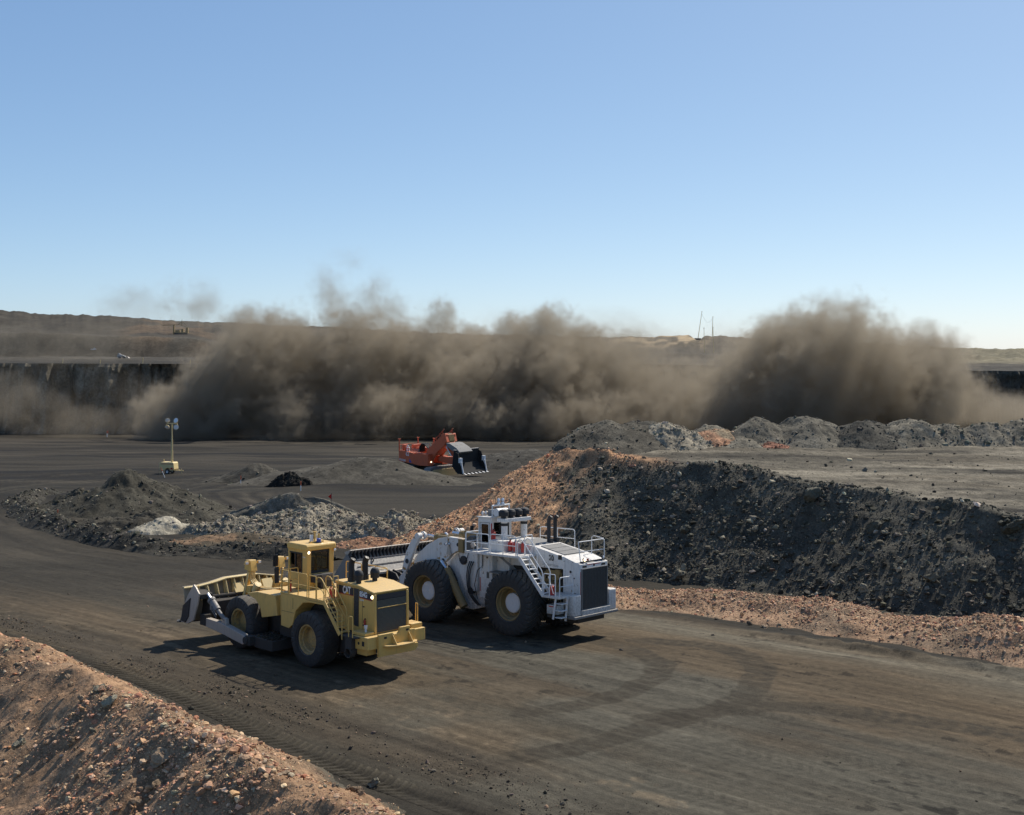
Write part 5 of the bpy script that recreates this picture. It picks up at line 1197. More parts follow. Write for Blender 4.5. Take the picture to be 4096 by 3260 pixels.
    for y in (1.15, .75): MB().prism([(8.2, 2.5), (7.5, 2.35), (7.2, 2.0), (7.3, 1.6), (8.4, 1.5)], y - .05, y + .05).build('bucket_hinge', M['dark_steel'], BK, .01)
    for y in (-1.15, -.75): MB().prism([(8.2, 2.5), (7.5, 2.35), (7.2, 2.0), (7.3, 1.6), (8.4, 1.5)], y - .05, y + .05).build('bucket_hinge', M['dark_steel'], BK, .01)
    MB().lathe([(-.03, .13), (.03, .13), (.03, .07), (-.03, .07), (-.03, .13)], (8.9, 1.9, 3.12), (0, 1, .2), 16).build('lifting_eye', M['dark_steel'], BK)
    m = MB()
    for k in range(8): y = -B + .3 + k * (2 * B - .6) / 7; m.prism([(11.1, 1.0), (11.1, 1.2), (11.75, 1.08)], y - .12, y + .12)
    m.build('bucket_teeth', M['dark_steel'], BK)
    return R
build_loader()

# ---------------------------------------------------------------- orange face shovel
def build_shovel():
    f = Vector((.8, -.6, 0)); y = Vector((.6, .8, 0)); o = Vector((-14.9, 228, -8.75))
    R = empty('mining_shovel', mat=Matrix(((f.x, y.x, 0, o.x), (f.y, y.y, 0, o.y), (0, 0, 1, o.z), (0, 0, 0, 1))))
    tag(R, 'orange hydraulic mining shovel numbered 62 holding up its front bucket', 'mining shovel')
    O = M['orange']
    for x in (2.0, -3.6):
        T = MB(); r = 1.12; pts = []
        L = 3.3
        for a in np.linspace(-math.pi / 2, math.pi / 2, 9): pts.append((L + r * math.cos(a), 1.2 + r * math.sin(a)))
        for a in np.linspace(math.pi / 2, 3 * math.pi / 2, 9): pts.append((-L + r * math.cos(a), 1.2 + r * math.sin(a)))
        T.prism(pts, x - .75, x + .75, 0)
        n = len(pts)
        for i in range(n):
            p, q = Vector((0, *pts[i])), Vector((0, *pts[(i + 1) % n])); k = max(1, int((q - p).length / .42))
            for j in range(k):
                c = p + (q - p) * ((j + .5) / k); d = (q - p).normalized()
                T.bar((x, c.y - d.y * .13, c.z - d.z * .13), (x, c.y + d.y * .13, c.z + d.z * .13), 1.6, .16, (0, -d.z, d.y))
        tr = T.build('crawler_track', M['steel'], R)
        pts2 = [(a * .9, 1.2 + (b - 1.2) * .62) for a, b in pts]; MB().prism(pts2, x + .76, x + .86, 0).build('track_frame', M['cream'], tr, .02)
    MB().box(-3.6, 2.0, -1.4, 1.4, .8, 1.9).cyl((-1.0, 0, 1.8), (-1.0, 0, 2.5), 1.6, 32).build('undercarriage', M['mud'], R)
    MB().prism([(-6.35, 3.05), (-6.35, 5.15), (-2.6, 4.75), (-2.6, 2.7)], -2.8, -.9).prism([(-6.35, 3.05), (-6.35, 5.15), (-2.6, 4.75), (-2.6, 2.7)], .9, 2.8).box(-6.3, -2.6, -.9, .9, 3.0, 4.7).build('engine_house', O, R, .04)
    MB().prism([(-2.6, 2.65), (-2.6, 4.6), (-1.8, 4.75), (1.0, 4.7), (1.05, 2.5), (-1.0, 2.45)], -2.8, -1.2).prism([(-2.6, 2.6), (-2.6, 4.0), (1.2, 4.2), (1.2, 2.5)], 1.2, 2.8).build('side_body', O, R, .04)
    MB().box(-6.2, 1.0, -2.6, 2.6, 2.4, 2.75).build('revolving_deck', M['mud'], R)
    text('number', '62', 1.05, M['white_mark'], R, (-4.55, -2.806, 4.2), (1, 0, -.08), bold=.012, sx=.8)
    text('lettering', 'EX5500', .5, M['white_mark'], R, (-6.15, -2.806, 3.22), (1, 0, -.12), bold=.01)
    MB().prism([(-3.75, 2.95), (-3.05, 2.9), (-3.6, 3.7)], -2.812, -2.803).build('blue_emblem', M['blue'], R)
    m = MB()
    for x, y0 in ((-6.3, -2.7), (-6.3, 2.7), (-2.2, 2.7)):
        m.tube([(x, y0, 4.9), (x, y0, 7.2)], .13, 10).cyl((x, y0, 7.2), (x, y0, 7.28), .28, 14)
    m.build('lamp_posts', O, R)
    m = MB()
    for yy in (-2.75, 2.75):
        for h in (5.8, 6.25): m.tube([(-6.3, yy, h - .1), (-2.7, yy, h - .35)], .04, 6)
        for k in range(7): x = -6.3 + k * .6; m.tube([(x, yy, 4.8), (x, yy, 6.2 - .06 * k)], .04, 6)
    for h in (5.7, 6.2): m.tube([(-6.3, -2.75, h), (-6.3, 2.75, h)], .04, 6)
    m.build('handrail', O, R)
    m = MB()
    for k in range(10): x = -4.6 + k * .28; m.tube([(x, -1.8, 4.7), (x, -1.8, 5.5)], .07, 8)
    m.build('exhaust_pipes', M['grey_mesh'], R)
    m = MB().box(-6.0, -5.5, -2.2, -1.2, 5.0, 6.2).box(-5.3, -5.0, -2.3, -1.9, 5.0, 5.9).box(-4.7, -2.0, .2, 2.4, 4.7, 5.6).box(-5.6, -5.0, .0, 2.0, 4.9, 6.1); m.build('engine_covers', O, R, .04)
    MB().lathe([(0, .35), (.8, .35), (.9, .2), (1.2, .16), (1.2, .001)], (-4.75, -2.0, 4.9), (0, 0, 1), 16).build('oil_tank', M['white_mark'], R)
    m = MB()
    for k in range(8):
        yy = -1.5 + k * .22; m.tube([(-2.4, yy, 4.9), (-2.2, yy, 5.9), (-1.6, yy, 6.5), (-.9, yy, 6.4), (-.3, yy, 5.8), (.2, yy, 5.6)], .09, 8)
    m.build('hydraulic_hoses', M['black'], R)
    MB().prism([(-.5, 4.35), (-.3, 5.4), (3.45, 8.4), (4.55, 8.5), (4.5, 7.0), (3.6, 6.1), (1.2, 4.3)], -1.6, 1.1).build('boom', O, R, .06)
    m = MB().prism([(3.3, 8.55), (4.35, 8.72), (4.85, 7.1), (4.3, 7.0)], -1.85, -.95).prism([(3.35, 8.5), (4.35, 8.62), (4.75, 7.1), (4.3, 7.05)], .5, 1.3); m.build('boom_head', O, R, .05)
    m = MB()
    for k in range(9): yy = -.9 + k * .17; m.tube([(3.7, yy, 8.6), (4.5, yy, 8.4), (4.8, yy, 7.3), (4.5, yy, 6.8)], .07, 6)
    m.build('boom_hoses', M['ochre'], R)
    m = MB()
    for yy in (-1.55, 1.05):
        m.tube([(.8, yy, 6.5), (3.4, yy, 9.0), (3.9, yy, 9.5)], .04, 6)
        for t in (0, .25, .5, .75, 1): m.tube([(.3 + 3.3 * t, yy, 5.8 + 2.6 * t), (.4 + 3.3 * t, yy, 6.6 + 2.8 * t)], .04, 6)
    m.build('boom_rail', O, R)
    for yy in (-1.3, .8):
        MB().tube([(.6, yy, 3.4), (2.2, yy, 5.4)], .32, 14).build('hoist_cylinder', O, R); MB().tube([(2.2, yy, 5.4), (3.6, yy, 6.9)], .16, 12).build('hoist_rod', M['chrome'], R)
    MB().prism([(4.2, 7.1), (4.8, 7.05), (7.0, 4.2), (7.4, 3.2), (6.6, 3.0), (4.3, 5.9)], -1.0, .6).build('stick', O, R, .05)
    MB().prism([(2.0, 3.4), (2.0, 4.2), (5.5, 4.3), (7.2, 4.0), (7.2, 3.3), (5.0, 2.9)], -.9, .5).build('bucket_arm', O, R, .05)
    MB().tube([(4.3, -1.4, 6.2), (5.6, -1.4, 4.6)], .1, 10).build('cylinder_rod', M['chrome'], R)
    m = MB(); m.prism([(4.8, 6.95), (5.6, 6.9), (7.3, 6.1), (8.0, 5.4), (7.6, 5.1), (6.2, 5.6), (4.9, 6.3)], -2.0, 1.9); m.build('bucket_back', M['grey_mesh'], R, .05)
    for yy in (-.9, .6): MB().prism([(6.2, 6.65), (6.5, 6.5), (6.4, 6.3)], yy - .25, yy + .25).build('bucket_lug', M['dark_steel'], R)
    b = MB().prism([(7.1, 5.7), (7.5, 5.75), (7.45, 3.4), (8.0, 2.5), (9.4, 1.62), (9.3, 1.4), (8.0, 1.5), (6.7, 2.7)], -2.6, 4.4).prism([(7.2, 5.6), (8.1, 5.2), (8.9, 3.2), (9.3, 1.5), (7.6, 1.7), (6.9, 3.0)], -2.62, -2.45).prism([(7.2, 5.6), (8.1, 5.2), (8.9, 3.2), (9.3, 1.5), (7.6, 1.7), (6.9, 3.0)], 4.25, 4.42)
    BK = b.build('bucket', M['coal_black'], R, .03)
    MB().box(7.05, 7.55, -2.6, 4.4, 5.72, 5.82).build('bucket_lip', M['steel_pale'], BK)
    for yy in (-2.55, 4.35):
        MB().bar((8.9, yy, 3.5), (9.35, yy, 1.6), .14, .3).box(8.45, 8.95, yy - .3, yy + .3, 3.5, 4.4).prism([(8.6, 3.6), (9.0, 3.6), (9.0, 2.9)], yy - .15, yy + .15).build('side_cutter', M['white_mark'], BK)
    m = MB()
    for k in range(7): yy = -2.3 + k * 1.08; m.prism([(9.2, 1.45), (9.2, 1.62), (9.95, 1.42)], yy - .16, yy + .16)
    m.build('bucket_teeth', M['white_mark'], BK)
    for p in ((1.12, -2.0, 3.2), (3.0, 1.2, 4.9), (2.8, 1.6, 3.4), (3.1, 1.6, 3.4)): lamp(R, p, (.6, -1, 0), .16, 'orange', 'lit')
    return R
build_shovel()

# ---------------------------------------------------------------- light tower on its trailer
def build_tower():
    Yt = 228.0; X0 = (675 - CX) * Yt / F; z0 = float(ground_h(np.array([X0]), np.array([Yt]))[0])
    R = empty('light_tower', (X0, Yt, z0)); R.rotation_euler = (0, 0, -.22); R.scale = (1.22, 1.22, 1.22); tag(R, 'yellow trailer light tower with four round floodlights on a tall mast', 'light tower')
    C = M['cream']
    BD = MB().prism([(-1.15, .55), (-1.2, 1.75), (-.95, 1.82), (1.05, 1.82), (1.2, 1.7), (1.28, .75), (1.1, .55), (.65, .55), (.55, .85), (.2, .95), (-.1, .85), (-.25, .55)], -.75, .75).build('engine_box', C, R, .04)
    MB().box(-.9, 1.15, -.757, -.752, 1.52, 1.60).build('red_stripe', M['red'], BD); MB().box(.7, 1.1, -.757, -.752, .72, 1.0).build('warning_label', M['redlens'], BD)
    MB().box(-1.215, -1.19, -.6, .6, .7, 1.65).build('grille', M['grey_panel'], BD)
    MB().tube([(-.75, -.1, 1.8), (-.75, -.1, 2.25)], .06, 8).build('exhaust_pipe', C, R)
    for y in (-.8, .8):
        w = empty('wheel'); w.parent = R; w.location = (.2, y, .38)
        MB().lathe([(-.12, .2), (-.13, .34), (-.09, .39), (.09, .39), (.13, .34), (.12, .2)], (0, 0, 0), (0, 1, 0), 28).build('tyre', M['rubber'], w)
        MB().lathe([(-.1, .21), (-.12, .16), (-.05, .12), (-.05, .001)], (0, 0, 0), (0, 1, 0), 20).lathe([(.1, .21), (.12, .16), (.05, .12), (.05, .001)], (0, 0, 0), (0, 1, 0), 20).build('rim', M['white_mark'], w)
    MB().bar((1.1, 0, .55), (2.5, 0, .5), .1, .12).bar((1.2, .5, .55), (2.2, 0, .52), .08, .1).bar((1.2, -.5, .55), (2.2, 0, .52), .08, .1).tube([(2.2, 0, 0), (2.2, 0, .8)], .04, 8).build('drawbar', C, R)
    m = MB().tube([(-1.0, -.9, .5), (-1.0, -.9, 0)], .035, 6).tube([(-1.0, .9, .5), (-1.0, .9, 0)], .035, 6); m.build('outrigger', C, R)
    m = MB().tube([(.55, 0, 1.7), (.55, 0, 3.6)], .17, 10).tube([(.55, 0, 3.5), (.55, 0, 5.4)], .13, 10).tube([(.55, 0, 5.3), (.55, 0, 7.75)], .095, 10); MA = m.build('mast', C, R)
    MB().bar((-.35, 0, 7.8), (1.45, 0, 7.8), .12, .12).build('cross_arm', C, MA)
    for x, z, d in ((-.15, 8.3, (.35, -.6, -.4)), (1.25, 8.3, (-.1, -.8, .3)), (-.2, 7.2, (.1, -.8, -.9)), (1.3, 7.25, (.4, -.8, -.2))):
        fl = MB().lathe([(-.35, .05), (-.3, .18), (-.05, .40), (0, .42), (0, .38)], (x, -.1, z), d, 22).build('floodlight', M['cream'], R)
        MB().lathe([(-.01, .38), (.03, .2), (.04, .001)], (x, -.1, z), d, 22).build('lamp_glass', M['lens'], fl)
        MB().tube([(x, 0, 7.8), (x - .3 * np.sign(.5 - x), 0, (z + 7.8) / 2), (x, -.05, z)], .04, 6).build('lamp_yoke', C, fl)
build_tower()

# ---------------------------------------------------------------- small far things
def put(name, label, cat, px, py, Yd, build, group=None, rot=0.0):
    X, Yy, Z = at(px, py, Yd); R = empty(name, (X, Yy, Z)); R.rotation_euler = (0, 0, rot); tag(R, label, cat, group); build(R); return R

def far_loader(R):
    # white darkened to a plain mid grey
    MB().prism([(-4.3, .9), (-4.6, 3.4), (-1.5, 4.2), (1.6, 3.2), (4.0, 2.2), (4.4, 1.2), (3.8, 1.0), (3.2, 2.0), (.8, 2.4), (.0, 1.2)], -1.3, 1.3).build('body', M['grey_mark'], R)
    MB().box(-3.6, -1.9, -1.4, 1.4, 3.2, 5.4).build('cab', M['grey_mark'], R, .05)
    for x in (-2.4, 2.6):
        for y in (-1.7, 1.7):
            w = empty('wheel'); w.parent = R; w.location = (x, y, 1.1); MB().lathe([(-.5, .4), (-.55, .9), (-.4, 1.1), (.4, 1.1), (.55, .9), (.5, .4)], (0, 0, 0), (0, 1, 0), 24).build('tyre', M['rubber'], w); MB().lathe([(-.4, .45), (-.4, .001)], (0, 0, 0), (0, 1, 0), 20).build('rim', M['white_mark'], w)
    MB().prism([(6.0, .2), (6.4, 1.6), (6.6, 1.6), (8.4, .2), (8.2, .05)], -2.0, 2.0).build('bucket', M['steel_pale'], R); MB().bar((3.6, 0, 1.6), (6.2, 0, .9), .5, .4).build('arm', M['steel'], R)
put('small_loader', 'tiny far white loader on the upper bench above the coal face', 'wheel loader', 487, 1433, 1000, far_loader).scale = (.78, .78, .78)
def far_truck(R):
    MB().box(-2.4, .4, -1, 1, .8, 1.6).prism([(.4, .8), (.4, 2.6), (1.3, 2.6), (2.0, 1.7), (2.4, 1.6), (2.4, .8)], -1, 1).build('body', M['white_mark'], R, .05)
    MB().prism([(.6, 1.75), (.6, 2.45), (1.25, 2.45), (1.75, 1.75)], -1.01, 1.01).build('window', M['black'], R)
    for x in (-1.5, 1.5):
        for y in (-.95, .95):
            w = empty('wheel'); w.parent = R; w.location = (x, y, .5); MB().lathe([(-.15, .2), (-.16, .45), (-.1, .5), (.1, .5), (.16, .45), (.15, .2)], (0, 0, 0), (0, 1, 0), 16).build('tyre', M['rubber'], w)
put('pickup_truck', 'tiny bright white pickup far left on the upper bench', 'truck', 374, 1402, 1150, far_truck, None, .5)
def far_drill(R):
    c = M['ochre']  # duller than its yellow: the veiling dust haze is put into the colour
    MB().box(-2, 18, -3, 3, 2, 3).box(1, 7, -2.6, 2.6, 3, 6).box(9, 12, -2.6, 2.6, 3, 7.5).box(15, 18, -2, 2, 3, 9).build('house', c, R)
    MB().box(-2.4, -.4, -1.2, 1.2, 0, 13).bar((-1.4, 0, 12.5), (6, 0, 13.5), .6, .6).bar((6, 0, 13.5), (17, 0, 9.5), .6, .6).bar((6, 0, 13.5), (6, 0, 5), .5, .5).bar((11, 0, 11.5), (11, 0, 5), .4, .4).build('support_leg', c, R); MB().bar((-16, 0, 12.5), (0, 0, 13.0), .8, .8).build('boom', c, R)
    MB().tube([(9, 0, 12), (9.5, 0, 20)], .5, 8).build('mast', c, R); MB().bar((4, 0, 13), (9.3, 0, 18), .5, .5).bar((16, 0, 12), (9.3, 0, 18), .5, .5).build('mast_stay', c, R)
    m = MB(); m.box(0, 16, -4, -2.6, 0, 2).box(0, 16, 2.6, 4, 0, 2); m.build('crawler_track', M['dark_steel'], R)
put('mining_rig', 'faint yellow mining rig on the far ridge slope', 'mining rig', 700, 1338, 1620, far_drill)
def mast(h, lean, r=.34):
    def b(R):
        MB().tube([(0, 0, -1), (lean, 0, h)], [r, r * .6], 8).build('pole', M['cream'], R); MB().box(lean - .7, lean + .7, -.3, .3, h - .2, h + .4).build('pole_cap', M['cream'], R)
    return b
MG2 = 'tall thin poles on the far ridge'
put('mast', 'tallest leaning thin pole in the notch of the far ridge', 'mast', 2791, 1358, 1560, mast(36, 5.4, .42), MG2)
put('mast', 'straight thin pole just right of the leaning pole', 'mast', 2818, 1428, 1290, mast(31, -.6, .36), MG2)
put('mast', 'thin pole farthest to the right of the pole group, standing low', 'mast', 2856, 1430, 1290, mast(32, -1.1, .36), MG2)
put('mast', 'thin pole behind the others rising from the ridge top', 'mast', 2849, 1350, 1575, mast(27, .8, .42), MG2)
ca, cb = Vector(at(2808, 1256, 1558)), Vector(at(2849, 1274, 1574))
m = MB(); m.tube([tuple(ca.lerp(cb, t) + Vector((0, 0, -7.5 * 4 * t * (1 - t)))) for t in np.linspace(0, 1, 15)], .10, 5)
tag(m.build('cable', M['dark_steel'], None), 'sagging cable slung between two tall far poles', 'cable')
m = MB().box(-4, 4, -2, 2, -1, 1.6); R = empty('cabin', at(2790, 1360, 1545)); tag(R, 'low dark cabin at the foot of the leaning far pole', 'cabin'); m.build('wall', M['dark_steel'], R); MB().prism([(-4.4, 1.6), (4.4, 1.6), (3.4, 2.4), (-3.4, 2.4)], -2.2, 2.2).build('roof', M['grey_panel'], R)

def stake(px, py, Yd, h, label, mat, lean=(0, 0), r=.05, group='orange marker stakes on the pit floor'):
    X = (px - CX) * Yd / F; z = float(surf(np.array([X]), np.array([Yd]))[0])
    R = empty('marker_stake', (X, Yd, z)); tag(R, label, 'marker stake', group)
    MB().tube([(0, 0, -.1), (lean[0] * .6, lean[1] * .6, h * .6)], r, 8).build('shaft', M['white_mark'], R); MB().tube([(lean[0] * .6, lean[1] * .6, h * .6), (lean[0], lean[1], h)], r * 1.3, 8).build('tip', M[mat], R)
stake(428, 0, 500, 2.6, 'red marker far off near the foot of the coal face', 'red', (.2, 0), .3)
stake(660, 0, 218, 1.9, 'leaning orange and white stake in front of the light tower trailer', 'orange', (-.8, 0), .05)
stake(963, 0, 196, 1.5, 'upright stake left of the black coal bite', 'orange', (0, 0), .05)
stake(1203, 0, 180, 1.4, 'short orange stake before the long dark mound', 'orange', (0, 0), .06)
stake(228, 0, 138, 1.0, 'small orange stake on the bend windrow', 'orange', (.1, 0), .05)
for i, (px, h) in enumerate(((250, 4), (400, 3), (570, 5), (760, 3), (840, 4))):
    Yd = float(cliff_Y((px - CX) / F)) + 9; X = (px - CX) * Yd / F
    R = empty('survey_stake', (X, Yd, float(cliff_top((px - CX) / F)))); tag(R, 'pale survey stake standing along the rim of the coal face', 'marker stake', 'survey stakes along the rim')
    MB().tube([(0, 0, -1), (.2, 0, h * .55)], .16, 6).build('shaft', M['cream'], R)
Xf, Yf, Zf = ray_ground(1326, 2085); Zs = float(surf(np.array([Xf]), np.array([118.]))[0])
R = empty('marker_flag', ((1326 - CX) * 120 / F, 120, -2.6)); tag(R, 'thin pole with a small dark red pennant on the grey rock pile', 'flag')
MB().tube([(0, 0, 0), (0, 0, 4.1)], .025, 6).build('pole', M['grey_panel'], R); MB().prism([(0.03, 3.4), (0.03, 4.0), (-.35, 3.7)], -.01, .01).build('pennant', M['redlens'], R)

# ================================================================== SINGLE BOULDERS
def put_boulder(px, py, r, mk, label, group=None, flat=.8):
    """boulder resting where the line of sight meets the ground or the dump"""
    u = (px - CX) / F; k = (py - HZ) / F; Yv = np.arange(38, 135, .12); Xv = u * Yv; Zr = CZ - k * Yv
    zs = surf(Xv, Yv)
    s_, t_ = road_st(Xv, Yv); nb_ = np.where((t_ > CREST_T - 9) & (t_ < CREST_T + 4), crest_z(s_) - np.where(t_ > CREST_T, .58, .73) * (np.sqrt((t_ - CREST_T) ** 2 + .25) - .5), -99); zs = np.maximum(zs, nb_)
    hit = np.argmax(zs >= Zr)
    if zs[hit] < Zr[hit]: return
    boulder((Xv[hit], Yv[hit], zs[hit] + r * .25), r, mk, label, group, flat)
BD_ = [(3020, 2120, .55, 'b_grey', 'large pale boulder halfway up the dark dump face'), (2710, 2318, .75, 'b_grey', 'flat pale slab at the foot of the dump above the berm'),
       (3240, 1990, 1.0, 'b_dark', 'big dark slab leaning on the dump rim'), (2745, 2130, .7, 'b_dark', 'broad dark rock left of the large pale boulder'), (3485, 2120, .8, 'b_dark', 'large dark rock with a long shadow on the dump face'),
       (3790, 2030, .5, 'b_dark', 'upright grey block near the right end of the dump rim'), (3730, 2325, .55, 'b_grey', 'pale block low on the dump face to the right'), (3600, 2375, .6, 'b_dark', 'dark flat rock at the foot of the dump face'),
       (3450, 2365, .55, 'b_grey', 'pale block near the berm below the dump face'), (3505, 2445, .45, 'b_red', 'pinkish block on top of the shale berm'), (3680, 2505, .45, 'b_red', 'brick red rock on the wide end of the shale berm'),
       (4060, 2130, .9, 'b_dark', 'massive dark block at the photo edge high on the dump'), (4080, 2540, .6, 'b_red', 'tan slab at the right end of the shale berm'), (75, 2990, .42, 'b_grey', 'pale upright slab low on the near berm'),
       (650, 3045, .5, 'b_red', 'flat tan slab on the middle of the near berm'), (395, 2770, .35, 'b_grey', 'grey block just below the crest of the near berm'), (440, 2815, .38, 'b_grey', 'second grey block below the crest of the near berm'),
       (1498, 3145, .4, 'b_grey', 'lone grey lump beside the tyre print'), (765, 2840, .22, 'b_dark', 'small dark rock on the verge beside the tyre print'), (1920, 2165, .9, 'b_dark', 'dark boulder beside the raised arms of the white loader')]
for px, py, r, mk, lb in BD_: put_boulder(px, py, r, mk, lb)
for i in range(95):
    u_ = random.random(); px = 2500 + 1580 * u_; py = 1985 + 95 * max(0, u_ - .5) + random.random() ** .8 * (300 + 110 * u_)
    put_boulder(px, py, random.choice((.18, .22, .26, .3, .4)), random.choice(('b_dark', 'b_dark', 'b_dark', 'b_grey')), 'angular boulder bedded in the dark dump face', 'boulders bedded in the dump face')
for i in range(60):
    f_ = random.random(); px = 1450 * f_; py = 2590 + px * .43 + random.random() ** .7 * (600 - 390 * f_)
    put_boulder(px, py, random.choice((.10, .12, .15, .2)), random.choice(('b_red', 'b_red', 'b_red', 'b_grey')), 'angular stone bedded in the near shale berm', 'larger stones on the near berm')
for i in range(45):
    px = random.uniform(2500, 4090); py = 2375 + (px - 2440) * .075 + random.random() * (70 + (px - 2440) * .04)
    put_boulder(px, py, random.choice((.16, .2, .26)), random.choice(('b_red', 'b_red', 'b_grey')), 'stone lying on the long shale berm', 'larger stones on the long shale berm')

# ================================================================== BLAST DUST
def dust_cloud():
    vs = 1.0
    lo = np.array([-300.0, 360.0, -30.0]); hi = np.array([300.0, 564.0, 62.0])
    n3 = ((hi - lo) / vs).astype(int) + 1; nx, ny, nz = [int(v) for v in n3]
    ax = [np.linspace(lo[i], hi[i], n3[i]).astype(np.float32) for i in range(3)]
    g = np.random.default_rng(12)
    def fnoise(beta, k0=0.0, step=1):
        sh = tuple(max(8, int(v) // step + 1) for v in n3)
        w = g.standard_normal(sh).astype(np.float32); f = np.fft.rfftn(w)
        k = np.sqrt(np.fft.fftfreq(sh[0])[:, None, None] ** 2 + np.fft.fftfreq(sh[1])[None, :, None] ** 2 + np.fft.rfftfreq(sh[2])[None, None, :] ** 2); k[0, 0, 0] = 1
        w = np.fft.irfftn(f / (k + k0) ** beta, s=sh, axes=(0, 1, 2)); w = ((w - w.mean()) / w.std()).astype(np.float32)
        if step > 1:
            for a in range(3): w = np.repeat(w, step, a)
        return w[:nx, :ny, :nz]
    big = fnoise(2.6, .006); mid = fnoise(2.1, .03); fine = fnoise(1.7, .08)
    bil = np.abs(mid); bil = (bil - bil.mean()) / bil.std()
    nz_ = .15 * big + .15 * mid - .10 * bil + .095 * fine
    D = np.zeros((nx, ny, nz), np.float32)
    def puff(px, py, rx, ry, Yc, w, soft=.4, amp=1.0, depth=None):
        sc = Yc / F; c = np.array([(px - CX) * sc, Yc, CZ - (py - HZ) * sc]); r = np.array([rx * sc, (depth if depth else min(34.0, .9 * min(rx, ry) * sc + 8)), ry * sc])
        i0 = np.clip(((c - 1.6 * r - lo) / vs).astype(int), 0, n3); i1 = np.clip(((c + 1.6 * r - lo) / vs).astype(int) + 1, 0, n3)
        if (i1 <= i0).any(): return
        s = tuple(slice(a, b) for a, b in zip(i0, i1))
        q = np.sqrt(((ax[0][s[0]] - c[0]) / r[0])[:, None, None] ** 2 + ((ax[1][s[1]] - c[1]) / r[1])[None, :, None] ** 2 + ((ax[2][s[2]] - c[2]) / r[2])[None, None, :] ** 2)
        f = np.clip((1 - q + amp * nz_[s]) / soft, 0, 1); f = f * f * (3 - 2 * f) * w
        D[s] = np.maximum(D[s], f)
    # rolling front along the foot of the coal face
    for p in [(720, 1710, 130, 80, 470, 1), (800, 1650, 150, 130, 474, 1), (900, 1580, 190, 190, 478, 1), (1040, 1530, 230, 230, 482, 1), (1220, 1500, 250, 250, 486, 1), (1420, 1500, 260, 250, 488, 1), (1620, 1500, 250, 250, 488, 1),
              (1820, 1520, 250, 240, 484, 1), (2020, 1540, 250, 220, 480, 1), (2220, 1560, 250, 200, 474, 1), (2430, 1590, 250, 180, 468, .8), (2640, 1615, 240, 160, 460, .6), (2850, 1620, 220, 170, 445, .7)]: puff(*p, depth=36)
    for x in range(760, 3000, 130): puff(x + 40 * math.sin(x), 1660 + 22 * math.sin(x * .7), 190, 120, 472 - (x - 760) * .016, 1, depth=30)
    # columns and tops
    for p in [(985, 1320, 100, 120, 490, .7), (1075, 1375, 150, 130, 492, .9), (1200, 1385, 150, 130, 492, .9), (1330, 1260, 90, 150, 492, .28), (1400, 1360, 150, 140, 494, .9), (1480, 1230, 95, 150, 498, .22), (1560, 1280, 110, 140, 498, .4), (1650, 1370, 140, 115, 496, .9),
              (1770, 1320, 110, 120, 494, .8), (1880, 1380, 140, 110, 492, .9), (2070, 1370, 140, 115, 486, .9), (2200, 1345, 130, 110, 484, .85), (2290, 1400, 130, 100, 482, .9), (2460, 1410, 130, 95, 476, .45), (2580, 1450, 120, 90, 472, .3), (2720, 1510, 120, 80, 462, .25)]: puff(*p, amp=1.15)
    # great dome on the right and the smaller towers beside it
    for p in [(3060, 1510, 220, 220, 412, 1), (3170, 1440, 250, 210, 406, 1), (3330, 1420, 250, 200, 402, 1), (3300, 1560, 340, 230, 400, 1), (3470, 1530, 250, 220, 400, 1), (3570, 1610, 270, 170, 398, 1), (3690, 1450, 120, 140, 406, 1), (3730, 1560, 140, 160, 402, 1),
              (2980, 1640, 200, 150, 418, 1), (3840, 1640, 130, 95, 402, .5), (3950, 1640, 130, 85, 408, .35), (4080, 1660, 140, 85, 410, .3), (4240, 1660, 150, 80, 412, .3)]: puff(*p, depth=34)
    for p in [(3140, 1290, 100, 75, 402, .35), (3300, 1245, 110, 80, 402, .3), (3390, 1280, 100, 75, 402, .3), (3700, 1345, 95, 65, 405, .4)]: puff(*p, soft=.7, amp=1.6)
    # thin dust over the coal face on the left and drifting above the bench
    for p in [(120, 1580, 320, 150, 512, .022), (520, 1570, 260, 150, 512, .03), (150, 1640, 170, 110, 492, .13), (40, 1600, 150, 130, 498, .12), (330, 1690, 200, 85, 484, .14), (590, 1590, 110, 115, 498, .17), (640, 1665, 130, 90, 484, .2), (480, 1690, 140, 70, 486, .12), (-150, 1640, 200, 110, 495, .1)]: puff(*p, soft=.6, amp=1.1, depth=22)
    for x in range(760, 3000, 170): puff(x + 60 * math.sin(x * 1.7), 1735, 150, 40, 448 - (x - 760) * .012, .10, soft=.9, amp=1.4, depth=20)
    for p in [(120, 1370, 300, 100, 535, .05), (480, 1360, 300, 110, 535, .07), (800, 1360, 260, 120, 530, .10), (530, 1220, 110, 90, 520, .14), (640, 1250, 90, 75, 520, .14), (800, 1235, 120, 100, 515, .24), (1330, 1140, 110, 120, 505, .24), (1420, 1050, 120, 110, 505, .22), (1500, 1150, 110, 130, 505, .30), (1700, 1250, 160, 80, 505, .05),
              (2000, 1300, 200, 70, 500, .05), (2600, 1380, 220, 90, 490, .07), (2900, 1400, 150, 110, 470, .08), (2450, 1360, 260, 90, 495, .07)]: puff(*p, soft=1.0, amp=1.8, depth=26)
    D *= np.clip(.78 + .14 * mid + .08 * fine - .06 * bil, .3, 1.4)
    # settle on the floor, fade at the limits of the cloud
    D *= sst(0, 6, ax[0] - lo[0])[:, None, None] * sst(0, 6, hi[0] - ax[0])[:, None, None] * sst(0, 4, ax[1] - lo[1])[None, :, None] * sst(0, 6, hi[1] - ax[1])[None, :, None] * sst(0, 6, hi[2] - ax[2])[None, None, :]
    D[D < .004] = 0
    me = bpy.data.meshes.new('dust_cloud'); P = np.empty((nx, ny, nz, 3), np.float32)
